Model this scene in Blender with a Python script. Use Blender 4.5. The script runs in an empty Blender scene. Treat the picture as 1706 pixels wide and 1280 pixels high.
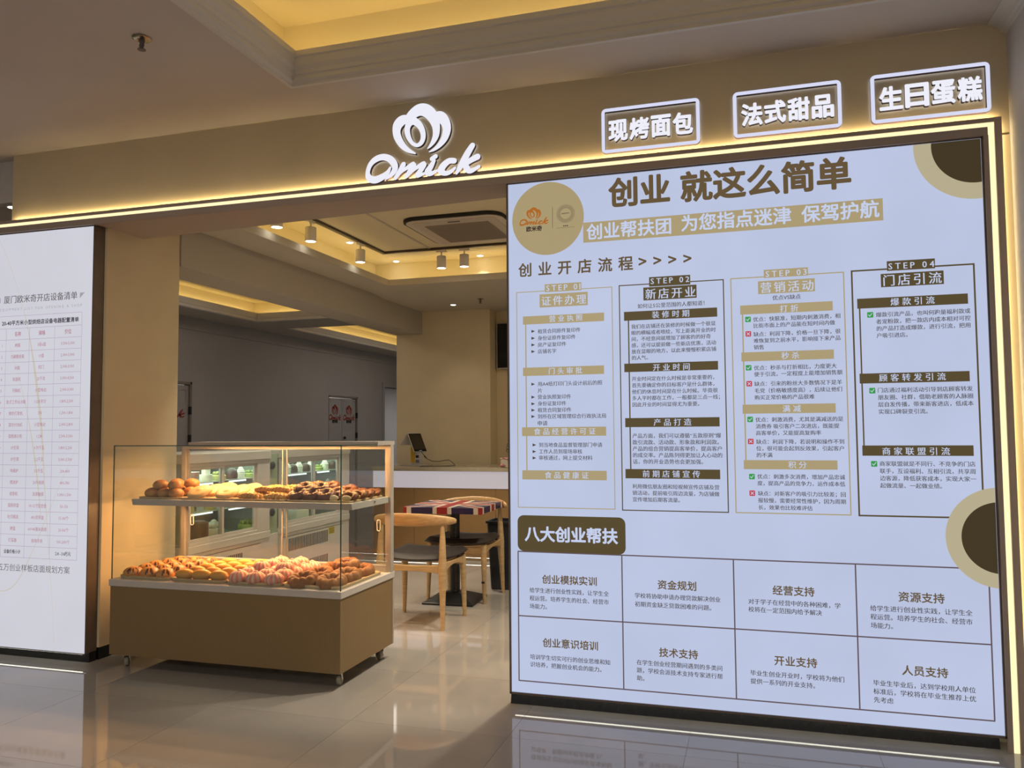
import bpy, bmesh, math, random
from mathutils import Vector, Matrix
random.seed(7)
PI = math.pi
scene = bpy.context.scene
COL = scene.collection

# ------------------------------------------------------------------ camera
H = 1.35
yaw, pit, rol = -0.29114, 0.05622, -0.00762
fwd = Vector((math.sin(yaw), math.cos(yaw), 0)); rgt = Vector((math.cos(yaw), -math.sin(yaw), 0)); up = Vector((0, 0, 1))
f2 = fwd * math.cos(pit) + up * math.sin(pit); u2 = up * math.cos(pit) - fwd * math.sin(pit)
r3 = rgt * math.cos(rol) + u2 * math.sin(rol); u3 = u2 * math.cos(rol) - rgt * math.sin(rol)
cd = bpy.data.cameras.new('camera'); cam = bpy.data.objects.new('camera', cd); COL.objects.link(cam)
cd.sensor_fit = 'HORIZONTAL'; cd.sensor_width = 36.0; cd.lens = 36.0 * 1338.3 / 1706.0
cd.clip_start = 0.05; cd.clip_end = 60
cam.matrix_world = Matrix(((r3.x, u3.x, -f2.x, 0), (r3.y, u3.y, -f2.y, 0), (r3.z, u3.z, -f2.z, H), (0, 0, 0, 1)))
scene.camera = cam

# ------------------------------------------------------------------ exposure, world, large lights
vs = scene.view_settings
vs.view_transform = 'Standard'; vs.look = 'None'; vs.gamma = 1.0; vs.use_curve_mapping = False; vs.exposure = 0.0
scene.cycles.max_bounces = 10; scene.cycles.transparent_max_bounces = 24
scene.cycles.sample_clamp_indirect = 4.0
scene.cycles.caustics_reflective = False; scene.cycles.caustics_refractive = False
w = bpy.data.worlds.new('hall'); scene.world = w; w.use_nodes = True
w.node_tree.nodes['Background'].inputs[0].default_value = (0.62, 0.565, 0.53, 1)
w.node_tree.nodes['Background'].inputs[1].default_value = 0.34

def area(loc, sx, sy, power, col, rot=(0, 0, 0), name='ceiling_area_light'):
    l = bpy.data.lights.new(name, 'AREA'); l.shape = 'RECTANGLE'; l.size = sx; l.size_y = sy
    l.energy = power; l.color = col
    o = bpy.data.objects.new(name, l); COL.objects.link(o); o.location = loc; o.rotation_euler = rot
    return o
def spot(loc, power, col, size=1.1, blend=.5, rot=(0, 0, 0), r=.03):
    l = bpy.data.lights.new('spot_beam', 'SPOT'); l.energy = power; l.color = col
    l.spot_size = size; l.spot_blend = blend; l.shadow_soft_size = r
    o = bpy.data.objects.new('spot_beam', l); COL.objects.link(o); o.location = loc; o.rotation_euler = rot
    return o
WARM = (1.0, 0.80, 0.56); AMBER = (1.0, 0.70, 0.34); NEUT = (1.0, 0.90, 0.78); COOL = (0.80, 0.87, 1.0)
# hall in front of the shop: broad lights stand in for unseen ceiling lamps behind and beside the camera
area((-3.2, 1.6, 3.05), 1.4, .8, 16, (1.0, .84, .66))
area((-1.2, -2.3, 3.0), 4.0, 1.2, 98, (1.0, .90, .76))
# inside the shop: broad fills added under the ceiling, no fixtures there
area((-.9, 5.3, 3.02), 1.2, 1.8, 20, (1.0, .87, .66))
area((-1.0, 7.9, 2.72), 2.0, .5, 6, (1.0, .82, .58))
spot((-1.15, 4.45, 2.74), 150, (1.0, .86, .66), .95, .5, rot=(0, .33, 0), r=.05); spot((-1.0, 5.4, 2.95), 170, (1.0, .86, .66), 1.7, .6, r=.05)  # added spots without fixtures, brighten the case side and shop floor
# corridor: broad fills added for the grey wall; the last lights the room beyond
area((-5.3, 7.2, 3.02), .5, 2.0, 12, (1.0, .9, .8))
area((-5.3, 12.4, 3.02), .5, 3.0, 11, (1.0, .9, .8))
area((-7.6, 14.9, 2.28), .5, .5, 12, (1.0, .96, .9))

# ------------------------------------------------------------------ materials
def lin(c):
    c /= 255.0
    return c / 12.92 if c <= 0.04045 else ((c + 0.055) / 1.055) ** 2.4
def srgb(r, g, b, k=1.0): return (lin(r) * k, lin(g) * k, lin(b) * k, 1)
MATS = {}
def mat(name, col, rough=.6, metal=0.0, noise=0.0, nscale=20, bump=0.0, bscale=60, spec=.5, coat=0.0, stretch=None):
    if name in MATS: return MATS[name]
    m = bpy.data.materials.new(name); m.use_nodes = True; nt = m.node_tree; b = nt.nodes['Principled BSDF']
    b.inputs['Base Color'].default_value = (col[0], col[1], col[2], 1)
    b.inputs['Roughness'].default_value = rough; b.inputs['Metallic'].default_value = metal
    b.inputs['Specular IOR Level'].default_value = spec; b.inputs['Coat Weight'].default_value = coat
    tc = nt.nodes.new('ShaderNodeTexCoord'); src = tc.outputs['Object']
    if stretch:
        mp = nt.nodes.new('ShaderNodeMapping'); mp.inputs['Scale'].default_value = stretch
        nt.links.new(src, mp.inputs[0]); src = mp.outputs[0]
    if noise > 0:
        n = nt.nodes.new('ShaderNodeTexNoise'); n.inputs['Scale'].default_value = nscale; n.inputs['Detail'].default_value = 5
        nt.links.new(src, n.inputs['Vector'])
        r = nt.nodes.new('ShaderNodeMapRange'); r.inputs['From Min'].default_value = .3; r.inputs['From Max'].default_value = .7
        r.inputs['To Min'].default_value = 1 - noise; r.inputs['To Max'].default_value = 1 + noise
        nt.links.new(n.outputs['Fac'], r.inputs['Value'])
        mx = nt.nodes.new('ShaderNodeVectorMath'); mx.operation = 'SCALE'; mx.inputs[0].default_value = col[:3]
        nt.links.new(r.outputs[0], mx.inputs['Scale']); nt.links.new(mx.outputs[0], b.inputs['Base Color'])
    if bump > 0:
        n2 = nt.nodes.new('ShaderNodeTexNoise'); n2.inputs['Scale'].default_value = bscale; n2.inputs['Detail'].default_value = 4
        nt.links.new(src, n2.inputs['Vector'])
        bp = nt.nodes.new('ShaderNodeBump'); bp.inputs['Strength'].default_value = bump; bp.inputs['Distance'].default_value = .01
        nt.links.new(n2.outputs['Fac'], bp.inputs['Height']); nt.links.new(bp.outputs[0], b.inputs['Normal'])
    MATS[name] = m; return m
def emit(name, col, strength=1.0, base=.02, noise=0.0, nscale=3.0):
    if name in MATS: return MATS[name]
    m = bpy.data.materials.new(name); m.use_nodes = True; nt = m.node_tree; b = nt.nodes['Principled BSDF']
    b.inputs['Base Color'].default_value = (col[0] * base, col[1] * base, col[2] * base, 1); b.inputs['Roughness'].default_value = .35
    b.inputs['Specular IOR Level'].default_value = .3
    b.inputs['Emission Color'].default_value = (col[0], col[1], col[2], 1); b.inputs['Emission Strength'].default_value = strength
    if noise > 0:
        tc = nt.nodes.new('ShaderNodeTexCoord'); n = nt.nodes.new('ShaderNodeTexNoise'); n.inputs['Scale'].default_value = nscale
        nt.links.new(tc.outputs['Object'], n.inputs['Vector'])
        r = nt.nodes.new('ShaderNodeMapRange'); r.inputs['From Min'].default_value = .3; r.inputs['From Max'].default_value = .7
        r.inputs['To Min'].default_value = strength * (1 - noise); r.inputs['To Max'].default_value = strength * (1 + noise)
        nt.links.new(n.outputs['Fac'], r.inputs['Value']); nt.links.new(r.outputs[0], b.inputs['Emission Strength'])
    MATS[name] = m; return m
def glass(name, tint=(.97, .99, .98), f0=.045, gloss=1.0):
    if name in MATS: return MATS[name]
    m = bpy.data.materials.new(name); m.use_nodes = True; nt = m.node_tree
    for n in list(nt.nodes): nt.nodes.remove(n)
    o = nt.nodes.new('ShaderNodeOutputMaterial'); mx = nt.nodes.new('ShaderNodeMixShader')
    t = nt.nodes.new('ShaderNodeBsdfTransparent'); t.inputs[0].default_value = (*tint, 1)
    g = nt.nodes.new('ShaderNodeBsdfGlossy'); g.inputs['Roughness'].default_value = .01; g.inputs[0].default_value = (gloss, gloss, gloss, 1)
    lw = nt.nodes.new('ShaderNodeLayerWeight'); lw.inputs[0].default_value = .5
    p = nt.nodes.new('ShaderNodeMath'); p.operation = 'POWER'; p.inputs[1].default_value = 5
    a = nt.nodes.new('ShaderNodeMath'); a.operation = 'MULTIPLY_ADD'; a.inputs[1].default_value = 1 - f0; a.inputs[2].default_value = f0
    nt.links.new(lw.outputs['Facing'], p.inputs[0]); nt.links.new(p.outputs[0], a.inputs[0]); nt.links.new(a.outputs[0], mx.inputs[0])
    nt.links.new(t.outputs[0], mx.inputs[1]); nt.links.new(g.outputs[0], mx.inputs[2]); nt.links.new(mx.outputs[0], o.inputs[0])
    MATS[name] = m; return m

M_wall = mat('beige_wallpaper', (.74, .63, .42), .75, noise=.04, nscale=3, bump=.02, bscale=300)
M_ceil = mat('ceiling_paint', (.62, .56, .50), .85, noise=.03, nscale=2)
M_cove = mat('cove_paint', (.80, .72, .50), .85)
M_white = mat('white_paint', (.72, .69, .66), .6, noise=.03)
M_crown = mat('crown_paint', (.68, .65, .60), .5)
M_grey = mat('grey_wall', (.42, .41, .415), .8, noise=.04, nscale=1.5)
M_black = mat('black_base', (.012, .012, .012), .25, noise=.4, nscale=40)
M_alu = mat('brushed_aluminium', (.50, .47, .43), .42, metal=.35, noise=.05)
M_bronze = mat('dark_bronze', (.15, .115, .092), .45, metal=0, noise=.15, nscale=8)
M_chrome = mat('chrome', (.75, .75, .75), .15, metal=1)
M_lampw = mat('white_metal', (.78, .76, .72), .4)
M_glass = glass('clear_glass')
M_glasse = mat('glass_edge', (.05, .10, .08), .1, spec=.8)
E_led = emit('led_strip_warm', (1.0, .85, .48), 1.2, base=0)
E_cove = emit('cove_led', (1.0, .70, .27), 8.0, base=0)
E_spot = emit('lamp_lens', (1.0, .93, .80), 9, base=0)
E_cool = emit('cool_tube', (.92, .97, 1.0), 2, base=0)
E_board = emit('backlit_film', srgb(184, 194, 222), 1.0, base=.12, noise=.035, nscale=2.2)
E_board2 = emit('backlit_film_white', srgb(204, 204, 214), 1.0, base=.1, noise=.05, nscale=1.2)
INK = {'h': srgb(100, 83, 58), 'd': srgb(74, 66, 66), 't': srgb(168, 153, 116), 'k': srgb(84, 72, 46), 'w': srgb(190, 199, 224),
       'q': srgb(96, 88, 92), 's': srgb(56, 44, 58), 'g': srgb(158, 156, 166), 'm': srgb(170, 118, 132), 'o': srgb(170, 100, 36), 'b': srgb(58, 44, 40),
       'G': srgb(50, 150, 70), 'R': srgb(190, 60, 70), 'i': srgb(168, 150, 172), 'c': srgb(196, 190, 178), 'n': srgb(64, 54, 34)}
def ink(k): return emit('backlit_ink_' + {'h':'heading','d':'text','t':'tan','k':'olive','w':'knockout','q':'title','s':'header','g':'caption','m':'cell','o':'orange','b':'brown','G':'green','R':'red','i':'line','c':'curve','n':'umber'}[k], INK[k], 1.0, base=.1)

# ------------------------------------------------------------------ mesh builder
class MB:
    def __init__(s): s.v = []; s.f = []; s.m = []; s.cur = 0
    def add(s, vs, fs):
        n = len(s.v); s.v += [tuple(p) for p in vs]
        for f in fs: s.f.append([i + n for i in f]); s.m.append(s.cur)
        return s
    def box(s, x0, x1, y0, y1, z0, z1):
        return s.add([(x0,y0,z0),(x1,y0,z0),(x1,y1,z0),(x0,y1,z0),(x0,y0,z1),(x1,y0,z1),(x1,y1,z1),(x0,y1,z1)],
              [(0,3,2,1),(4,5,6,7),(0,1,5,4),(1,2,6,5),(2,3,7,6),(3,0,4,7)])
    def prism(s, poly, fn, a, b):
        n = len(poly); vs = [fn(p[0], p[1], a) for p in poly] + [fn(p[0], p[1], b) for p in poly]
        return s.add(vs, [list(range(n))[::-1], list(range(n, 2*n))] + [(i, (i+1) % n, n + (i+1) % n, n + i) for i in range(n)])
    def lathe(s, prof, c=(0,0,0), n=24, rf=None):
        vs = []; fs = []
        for (r, z) in prof:
            for k in range(n):
                a = 2*PI*k/n; rr = r * (rf(a, z) if rf else 1)
                vs.append((c[0] + rr*math.cos(a), c[1] + rr*math.sin(a), c[2] + z))
        for i in range(len(prof)-1):
            for k in range(n): fs.append((i*n+k, i*n+(k+1) % n, (i+1)*n+(k+1) % n, (i+1)*n+k))
        fs.append(list(range(n))[::-1]); fs.append([(len(prof)-1)*n + k for k in range(n)])
        return s.add(vs, fs)
    def tube(s, pts, rad, n=10, flat=1.0):
        pts = [Vector(p) for p in pts]
        if not isinstance(rad, (list, tuple)): rad = [rad]*len(pts)
        vs = []; fs = []; ref = Vector((0,0,1)); prev = None
        for i, p in enumerate(pts):
            t = (pts[min(i+1, len(pts)-1)] - pts[max(i-1, 0)]).normalized()
            if prev is None:
                r = ref if abs(t.z) < .9 else Vector((1,0,0)); u = t.cross(r).normalized()
            else: u = (prev - t*prev.dot(t)).normalized()
            prev = u; v = t.cross(u)
            for k in range(n):
                a = 2*PI*k/n; vs.append(p + u*math.cos(a)*rad[i] + v*math.sin(a)*rad[i]*flat)
        for i in range(len(pts)-1):
            for k in range(n): fs.append((i*n+k, i*n+(k+1) % n, (i+1)*n+(k+1) % n, (i+1)*n+k))
        fs.append(list(range(n))[::-1]); fs.append([(len(pts)-1)*n+k for k in range(n)])
        return s.add(vs, fs)
    def ball(s, c, r, n=20, m=10, fr=None, floor=None, matf=None):
        vs = []; fs = []; base = len(s.v)
        for i in range(m+1):
            ph = PI*i/m
            for k in range(n):
                th = 2*PI*k/n; q = fr(th, ph) if fr else 1
                z = math.cos(ph)*r[2]*(1 if not fr else 1)
                if floor is not None: z = max(z, floor)
                vs.append((c[0]+math.sin(ph)*math.cos(th)*r[0]*q, c[1]+math.sin(ph)*math.sin(th)*r[1]*q, c[2]+z))
        s.v += vs
        for i in range(m):
            for k in range(n):
                s.f.append([base+i*n+k, base+(i+1)*n+k, base+(i+1)*n+(k+1) % n, base+i*n+(k+1) % n])
                s.m.append(matf(k, i) if matf else s.cur)
        return s
    def xform(s, M):
        s.v = [tuple(M @ Vector(p)) for p in s.v]; return s
    def build(s, name, mats, parent=None, smooth=False, bevel=0.0, origin=None, seg=2):
        if not isinstance(mats, (list, tuple)): mats = [mats]
        o0 = Vector((0,0,0))
        if parent is not None: o0 = wl(parent)
        elif origin is not None: o0 = Vector(origin)
        me = bpy.data.meshes.new(name)
        me.from_pydata([(p[0]-o0.x, p[1]-o0.y, p[2]-o0.z) for p in s.v], [], s.f)
        for m in mats: me.materials.append(m)
        if len(mats) > 1: me.polygons.foreach_set('material_index', s.m)
        if smooth:
            me.polygons.foreach_set('use_smooth', [True]*len(s.f))
            if smooth != 'all': me.set_sharp_from_angle(angle=math.radians(45))
        me.update()
        o = bpy.data.objects.new(name, me); COL.objects.link(o)
        if parent is not None: o.parent = parent
        elif origin is not None: o.location = o0
        if bevel:
            b = o.modifiers.new('bevel', 'BEVEL'); b.width = bevel; b.segments = seg; b.limit_method = 'ANGLE'; b.angle_limit = .7
        return o
def wl(o):
    v = Vector(o.location)
    return v + (wl(o.parent) if o.parent else Vector((0,0,0)))
def thing(name, label, cat, loc, group=None, kind=None):
    o = bpy.data.objects.new(name, None); COL.objects.link(o); o.location = loc; o.empty_display_size = .1
    return tag(o, label, cat, group, kind)
def tag(o, label=None, cat=None, group=None, kind=None):
    if label: o['label'] = label
    if cat: o['category'] = cat
    if group: o['group'] = group
    if kind: o['kind'] = kind
    return o
def B(x0, x1, y0, y1, z0, z1): return MB().box(x0, x1, y0, y1, z0, z1)
def struct(name, mb, m, **k): return tag(mb.build(name, m, **k), kind='structure')
def clone(root, loc, rz=0, sc=1, label=None, group=None):
    r = root.copy(); COL.objects.link(r); r.location = loc; r.rotation_euler = (0, 0, rz)
    r.scale = (sc, sc, sc) if not isinstance(sc, tuple) else sc
    if label: r['label'] = label
    if group: r['group'] = group
    for ch in root.children:
        c = ch.copy(); COL.objects.link(c); c.parent = r
        for g in ch.children:
            d = g.copy(); COL.objects.link(d); d.parent = c
    return r

# ------------------------------------------------------------------ lettering
_fc = bpy.data.curves.new('lettering', 'FONT'); _fo = bpy.data.objects.new('lettering', _fc); COL.objects.link(_fo)
def glyphs(txt, bold=0, sp=1.0, ext=0.0, res=2):
    _fc.body = txt; _fc.size = 1; _fc.space_character = sp; _fc.extrude = ext; _fc.resolution_u = res
    bpy.context.view_layer.update()
    me = bpy.data.meshes.new_from_object(_fo)
    v0 = [v.co.copy() for v in me.vertices]; f0 = [list(p.vertices) for p in me.polygons]
    bpy.data.meshes.remove(me)
    if bold < .3: return v0, f0
    r = bold*.011; st = [(r, 0), (-r, 0)] if bold < 1.5 else [(r, 0), (-r, 0), (0, r), (0, -r)] + ([(r*math.cos(PI*k/8), r*math.sin(PI*k/8)) for k in range(16) if k % 4] if bold > 2.9 else [(r*.7, r*.7), (-r*.7, r*.7), (r*.7, -r*.7), (-r*.7, -r*.7)] if bold > 1.9 else [])
    vs, fs = [], []
    for a, b in st:  # heavier weight: the glyph stamped round a small circle
        n = len(vs); vs += [Vector((v.x+a, v.y+b, v.z)) for v in v0]; fs += [[i+n for i in f] for f in f0]
    return vs, fs
def put_spaced(mb, txt, x0, x1, z, y, bold, sp, res=2):
    # letter-spaced line: glyphs set one by one, sp = pitch over glyph size (ideographs) or overall stretch (latin)
    cjk = any(ord(c) > 0x2000 for c in txt); W = x1-x0; n = len(txt)
    if cjk:
        pitch = W/((n-1)+.9/sp); k = pitch/sp
        for i, ch in enumerate(txt):
            vs, fs = glyphs(ch, bold, 1, res=res); mb.add([(x0 + i*pitch + (v.x-.05)*k, y, z + (v.y-.38)*k) for v in vs], fs)
        return
    g = []
    for ch in txt:
        if ch == ' ': g.append((None, None, 0, .22)); continue
        vs, fs = glyphs(ch, bold, 1, res=res); a = min(v.x for v in vs); b = max(v.x for v in vs); g.append((vs, fs, a, b-a))
    nat = sum(q[3] for q in g) + .09*(n-1); k = W/(nat*sp); gap = (W - k*sum(q[3] for q in g))/(n-1); x = x0
    for vs, fs, a, w_ in g:
        if vs: mb.add([(x + (v.x-a)*k, y, z + (v.y-.345)*k) for v in vs], fs)
        x += w_*k + gap
def put_text(mb, txt, x0, x1, z, y, bold=0, sp=1.0, maxs=None, res=2, size=None):
    if sp > 1: return put_spaced(mb, txt, x0, x1, z, y, bold, sp, res)
    vs, fs = glyphs(txt, bold, sp, res=res)
    a = min(v.x for v in vs); b = max(v.x for v in vs)
    k = size if size else (x1-x0)/(b-a)
    cjk = any(ord(c) > 0x2000 for c in txt); zc = .38 if cjk else .345
    if maxs and k > maxs: k = maxs
    mb.add([(x0 + (v.x-(0 if size else a))*k, y, z + (v.y-zc)*k) for v in vs], fs)
    return k

# ================================================================== SETTING
D = 3.851; ZC = 3.089; ZS = 2.597; Z1 = 2.765; Z2 = 3.04; ZK = 2.817; ZB = 2.484
# floor: slab (recessed joints) and polished tiles, each a piece
M_joint = mat('tile_joint', (.24, .22, .20), .6)
M_tile = mat('polished_tile', (.335, .317, .298), .045, noise=.10, nscale=1.6, bump=.012, bscale=2.2, spec=.8)
floor = struct('floor', B(-9, 2.4, -3.2, 17.2, -.06, -.0018), M_joint)
P = .765
tb = MB().box(-P/2+.0007, P/2-.0007, -P/2+.0007, P/2-.0007, -.0020, 0)
tile0 = None
for i in range(-11, 3):
    for j in range(-7, 14):
        cx = -.30 + P*(i+.5); cy = 3.446 + P*(j+.5)
        if cx > 1.4 or cy < -1.5 or (cy > 11 and cx > -2.5) or (cx < -7.3): continue
        if cx < -4.8 and cy < 1.5: continue
        if tile0 is None:
            tile0 = tb.build('tile', M_tile, floor); tile0.location = (cx, cy, 0)
        else:
            c = tile0.copy(); COL.objects.link(c); c.parent = floor; c.location = (cx, cy, 0)

# facade wall above the opening, right wall, unseen partition added behind the board to keep hall light out
struct('wall_facade', B(-4.41, 1.083, D, D+.1, ZS+.01, ZC), M_wall)
M_rwall = mat('right_wall_paint', (.60, .585, .58), .7)
struct('wall_right', B(1.083, 1.2, -3.2, 9.15, 0, ZC), M_rwall)
struct('wall_light_block', B(-1.15, 1.083, D+.11, D+.22, 0, ZS), M_white)
struct('wall_back', B(-2.893, 1.083, 9.03, 9.15, 0, Z1), M_wall)
struct('pillar_back', B(-4.07, -2.893, 8.781, 9.15, 0, Z1-.02), M_wall)
# soffit plate over the opening, its back edge runs askew
sp = [(-3.734, 3.951), (-3.734, 4.238), (-1.0, 3.93), (-1.0, 3.951)]
struct('soffit', MB().prism([(-3.755, D+.004), (-3.755, 4.24), (1.05, 3.93), (1.05, D+.004)], lambda x, y, z: (x, y, z), ZS, ZS+.09), mat('soffit_paint', (.50, .43, .37), .8))
# left pillar behind the left lightbox
pb = struct('pillar_left', B(-4.40, -3.750, 3.935, 4.579, .075, 3.05), M_wall)
struct('baseboard_left', B(-4.39, -3.762, 3.945, 4.57, 0, .075), M_black)
# beam along the shop
struct('beam', B(-4.07, -3.737, 4.581, 8.781, ZB, 3.06), mat('beam_paint', (.52, .485, .42), .85))

# front ceiling with its lit coffer
def coffer(name, x0, x1, y0, y1, z, up_, off, lip, m, crown=True, edges='LFNR', ledm=E_cove, prof=None, k=1):
    """recess above the opening (x0..x1, y0..y1): side walls, upper ceiling, crown moulding, hidden led strips"""
    t = .03
    mb = MB()
    X0, X1, Y0, Y1 = x0-off, x1+off, y0-off, y1+off
    mb.box(X0-t, X0, Y0-t, Y1+t, z+.02, z+up_); mb.box(X1, X1+t, Y0-t, Y1+t, z+.02, z+up_)
    mb.box(X0, X1, Y0-t, Y0, z+.02, z+up_); mb.box(X0, X1, Y1, Y1+t, z+.02, z+up_)
    struct(name + '_cove_wall', mb, M_cove)
    struct(name + '_upper', B(X0-t, X1+t, Y0-t, Y1+t, z+up_, z+up_+.04), M_cove)
    prof = prof or [(0, -.012), (.0, 0), (.012, .012), (.012, .034), (.02, .038), (.022, .058), (.034, .075), (.040, .10), (.040, .112), (.048, .116), (.048, lip), (-.02, lip), (-.02, -.012)]
    tr = MB()
    c4_ = [(x0, y0, 1, 1), (x1, y0, -1, 1), (x1, y1, -1, -1), (x0, y1, 1, -1)]
    n = len(prof); vs = []
    for (cx, cy, sx, sy) in c4_:
        for (d, h) in prof: vs.append((cx + sx*d, cy + sy*d, z + h))
    fs = []
    for a in range(4):
        b = (a+1) % 4
        for i in range(n):
            j = (i+1) % n; fs.append((a*n+i, b*n+i, b*n+j, a*n+j))
    tr.add(vs, fs); struct('trim_' + name, tr, m)
    # led strips lying on the ledge behind the lip
    zl = z+lip-.03; s = .022
    led = MB()
    led.box(x0-.045, x0-.045+s, y0, y1, zl, zl+.012); led.box(x1+.045-s, x1+.045, y0, y1, zl, zl+.012)
    led.box(x0, x1, y0-.045, y0-.045+s, zl, zl+.012); led.box(x0, x1, y1+.045-s, y1+.045, zl, zl+.012)
    struct(name + '_led', led, ledm)
def ring(name, X0, X1, Y0, Y1, x0, x1, y0, y1, z, m, t=.05):
    mb = MB(); mb.box(X0, x0, Y0, Y1, z, z+t); mb.box(x1, X1, Y0, Y1, z, z+t); mb.box(x0, x1, Y0, y0, z, z+t); mb.box(x0, x1, y1, Y1, z, z+t)
    return struct(name, mb, m)
ring('ceiling', -9, 1.083, -3.2, D, -2.18, .62, -.6, 3.465, ZC, M_ceil, t=.02)
coffer('ceiling_coffer', -2.18, .62, -.6, 3.465, ZC, .38, .14, .145, M_crown)
# shop ceiling : ring, raised field, lowered strip at the back
ring('ceiling_shop', -3.737, 1.083, 3.95, 7.47, -3.396, -.2, 4.35, 7.142, Z1, mat('shop_ceiling_paint', (.58, .54, .45), .85), t=.02)
LIP = [(.004, -.003), (.004, .058), (-.02, .058), (-.02, -.003)]
coffer('ceiling_shop_coffer', -3.396, -.2, 4.35, 7.142, Z1, Z2-Z1, .27, .058, MATS['shop_ceiling_paint'], prof=LIP)
struct('ceiling_back', MB().prism([(7.47, Z1), (7.74, Z1-.02), (9.15, Z1-.02), (9.15, Z1+.02), (7.47, Z1+.02)], lambda y, z, x: (x, y, z), -4.07, 1.083), MATS['shop_ceiling_paint'])
# corridor left of the beam
M_kc = mat('corridor_ceiling_paint', (.60, .56, .50), .85)
mb = MB(); mb.box(-9, -4.46, 3.97, 4.7, ZK, ZK+.03); mb.box(-9, -6.33, 4.7, 16.5, ZK, ZK+.03); mb.box(-4.75, -4.07, 4.7, 16.5, ZK, ZK+.03)
mb.box(-6.33, -4.75, 4.7, 5.3, ZK, ZK+.03); mb.box(-6.33, -4.75, 9.26, 10.02, ZK, ZK+.03); mb.box(-6.33, -4.75, 14.9, 16.5, ZK, ZK+.03)
struct('ceiling_corridor', mb, M_kc)
struct('ceiling_bulkhead', B(-9, -4.405, 3.93, 3.97, ZK-.002, ZC), M_white)
struct('trim_6', B(-9, -4.405, 3.905, 3.93, ZK-.004, ZK+.035), MATS['white_paint'])
struct('ceiling_link', B(-9, -4.41, D, 4.0, ZC, ZC+.03), M_ceil)
coffer('ceiling_corridor_coffer', -6.33, -4.75, 5.3, 9.26, ZK, .27, .12, .105, M_crown, prof=[(0, -.008), (.01, .0), (.01, .03), (.018, .034), (.026, .06), (.032, .085), (.032, .105), (-.03, .105), (-.03, -.008)])
coffer('ceiling_corridor_coffer_far', -6.33, -4.75, 10.02, 14.9, ZK, .27, .12, .105, M_crown, prof=[(0, -.008), (.01, .0), (.01, .03), (.018, .034), (.026, .06), (.032, .085), (.032, .105), (-.03, .105), (-.03, -.008)])
XW = -6.9
mb = MB()
mb.box(XW-.12, XW, 3.0, 7.80, 0, ZK); mb.box(XW-.12, XW, 7.80, 8.70, 1.985, ZK); mb.box(XW-.12, XW, 8.70, 12.16, 0, ZK)
mb.box(XW-.12, XW, 12.16, 13.22, 1.955, ZK); mb.box(XW-.12, XW, 13.22, 14.30, 0, ZK); mb.box(XW-.12, XW, 14.30, 15.25, 2.19, ZK); mb.box(XW-.12, XW, 15.25, 16.5, 0, ZK)
struct('wall_left', mb, M_grey)
struct('trim_1', B(XW, XW+.02, 4.7, 16.5, ZK-.16, ZK-.001), M_grey)
struct('wall_corridor_end', B(-8.6, -4.0, 16.5, 16.6, 0, ZK), M_grey)
struct('wall_room_beyond', B(-8.6, -8.5, 13.5, 16.5, 0, ZK), M_white)
mb = MB(); mb.box(XW-.13, XW+.02, 14.22, 14.30, 0, 2.19); mb.box(XW-.13, XW+.02, 15.25, 15.33, 0, 2.19); mb.box(XW-.13, XW+.02, 14.22, 15.33, 2.19, 2.27)
struct('trim_2', mb, M_grey)
# crown moulding between ceiling and right wall, cut off square at the facade
cp = [(0, 0), (-.115, 0), (-.115, -.012), (-.10, -.02), (-.085, -.028), (-.06, -.04), (-.045, -.06), (-.035, -.085), (-.02, -.095), (-.018, -.115), (0, -.12)]
struct('trim_3', MB().prism([(1.083+a, ZC+b) for a, b in [(a_*.62, b_*.45) for a_, b_ in cp]], lambda x, z, y: (x, y, z), -3.2, D-.002), M_crown)

# led trim around the opening: two profiles with a glowing channel between, open at the back so that it washes the wall
M_trim = mat('led_trim_metal', (.42, .345, .295), .5)
mb = MB()
mb.box(-6.2, 1.041, D-.018, D-.014, 2.653, 2.672); mb.box(-6.2, .994, D-.018, D+.004, 2.596, 2.633)
mb.box(1.020, 1.041, D-.018, D-.004, 0, 2.653); mb.box(1.020, 1.0475, D-.0205, D-.018, 0, 2.672); mb.box(.977, .996, D-.018, D+.004, 0, 2.5969)
mb.box(-6.2, 1.041, D-.014, D-.004, 2.653, 2.659); mb.box(-6.2, 1.03, D-.006, D-.004, 2.62, 2.656)
tr = thing('led_trim', 'brown metal trim with warm LED line framing the shop front and board', 'trim light', (1.0, D, 0))
mb.build('profile', M_trim, tr)
mb = MB(); mb.box(-6.2, 1.019, D-.0165, D-.0065, 2.635, 2.6515); mb.box(.9975, 1.0185, D-.0165, D-.0065, .002, 2.635)
mb.build('led_strip', E_led, tr)
mb = MB(); mb.box(-4.38, 1.03, D-.0138, D-.0085, 2.660, 2.6655)
mb.build('led_strip', emit('led_wash', (1.0, .74, .36), 36.0, base=0), tr)
mb = MB(); mb.box(1.0415, 1.0445, D-.0175, D-.004, .01, 2.65); mb.build('led_strip', emit('led_wash_side', (1.0, .76, .40), 8.0, base=0), tr)
# narrow wall strip right of the trim
struct('wall_strip', B(1.031, 1.083, D-.001, D+.11, 0, ZS), M_wall)

# doors in the corridor
E_hall = emit('lit_panel', (1, .97, .9), 5, base=0)
def flower_outline(k): return LOGO[k]
"""logo strokes: (x, z, halfwidth) in metres on the facade"""

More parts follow.
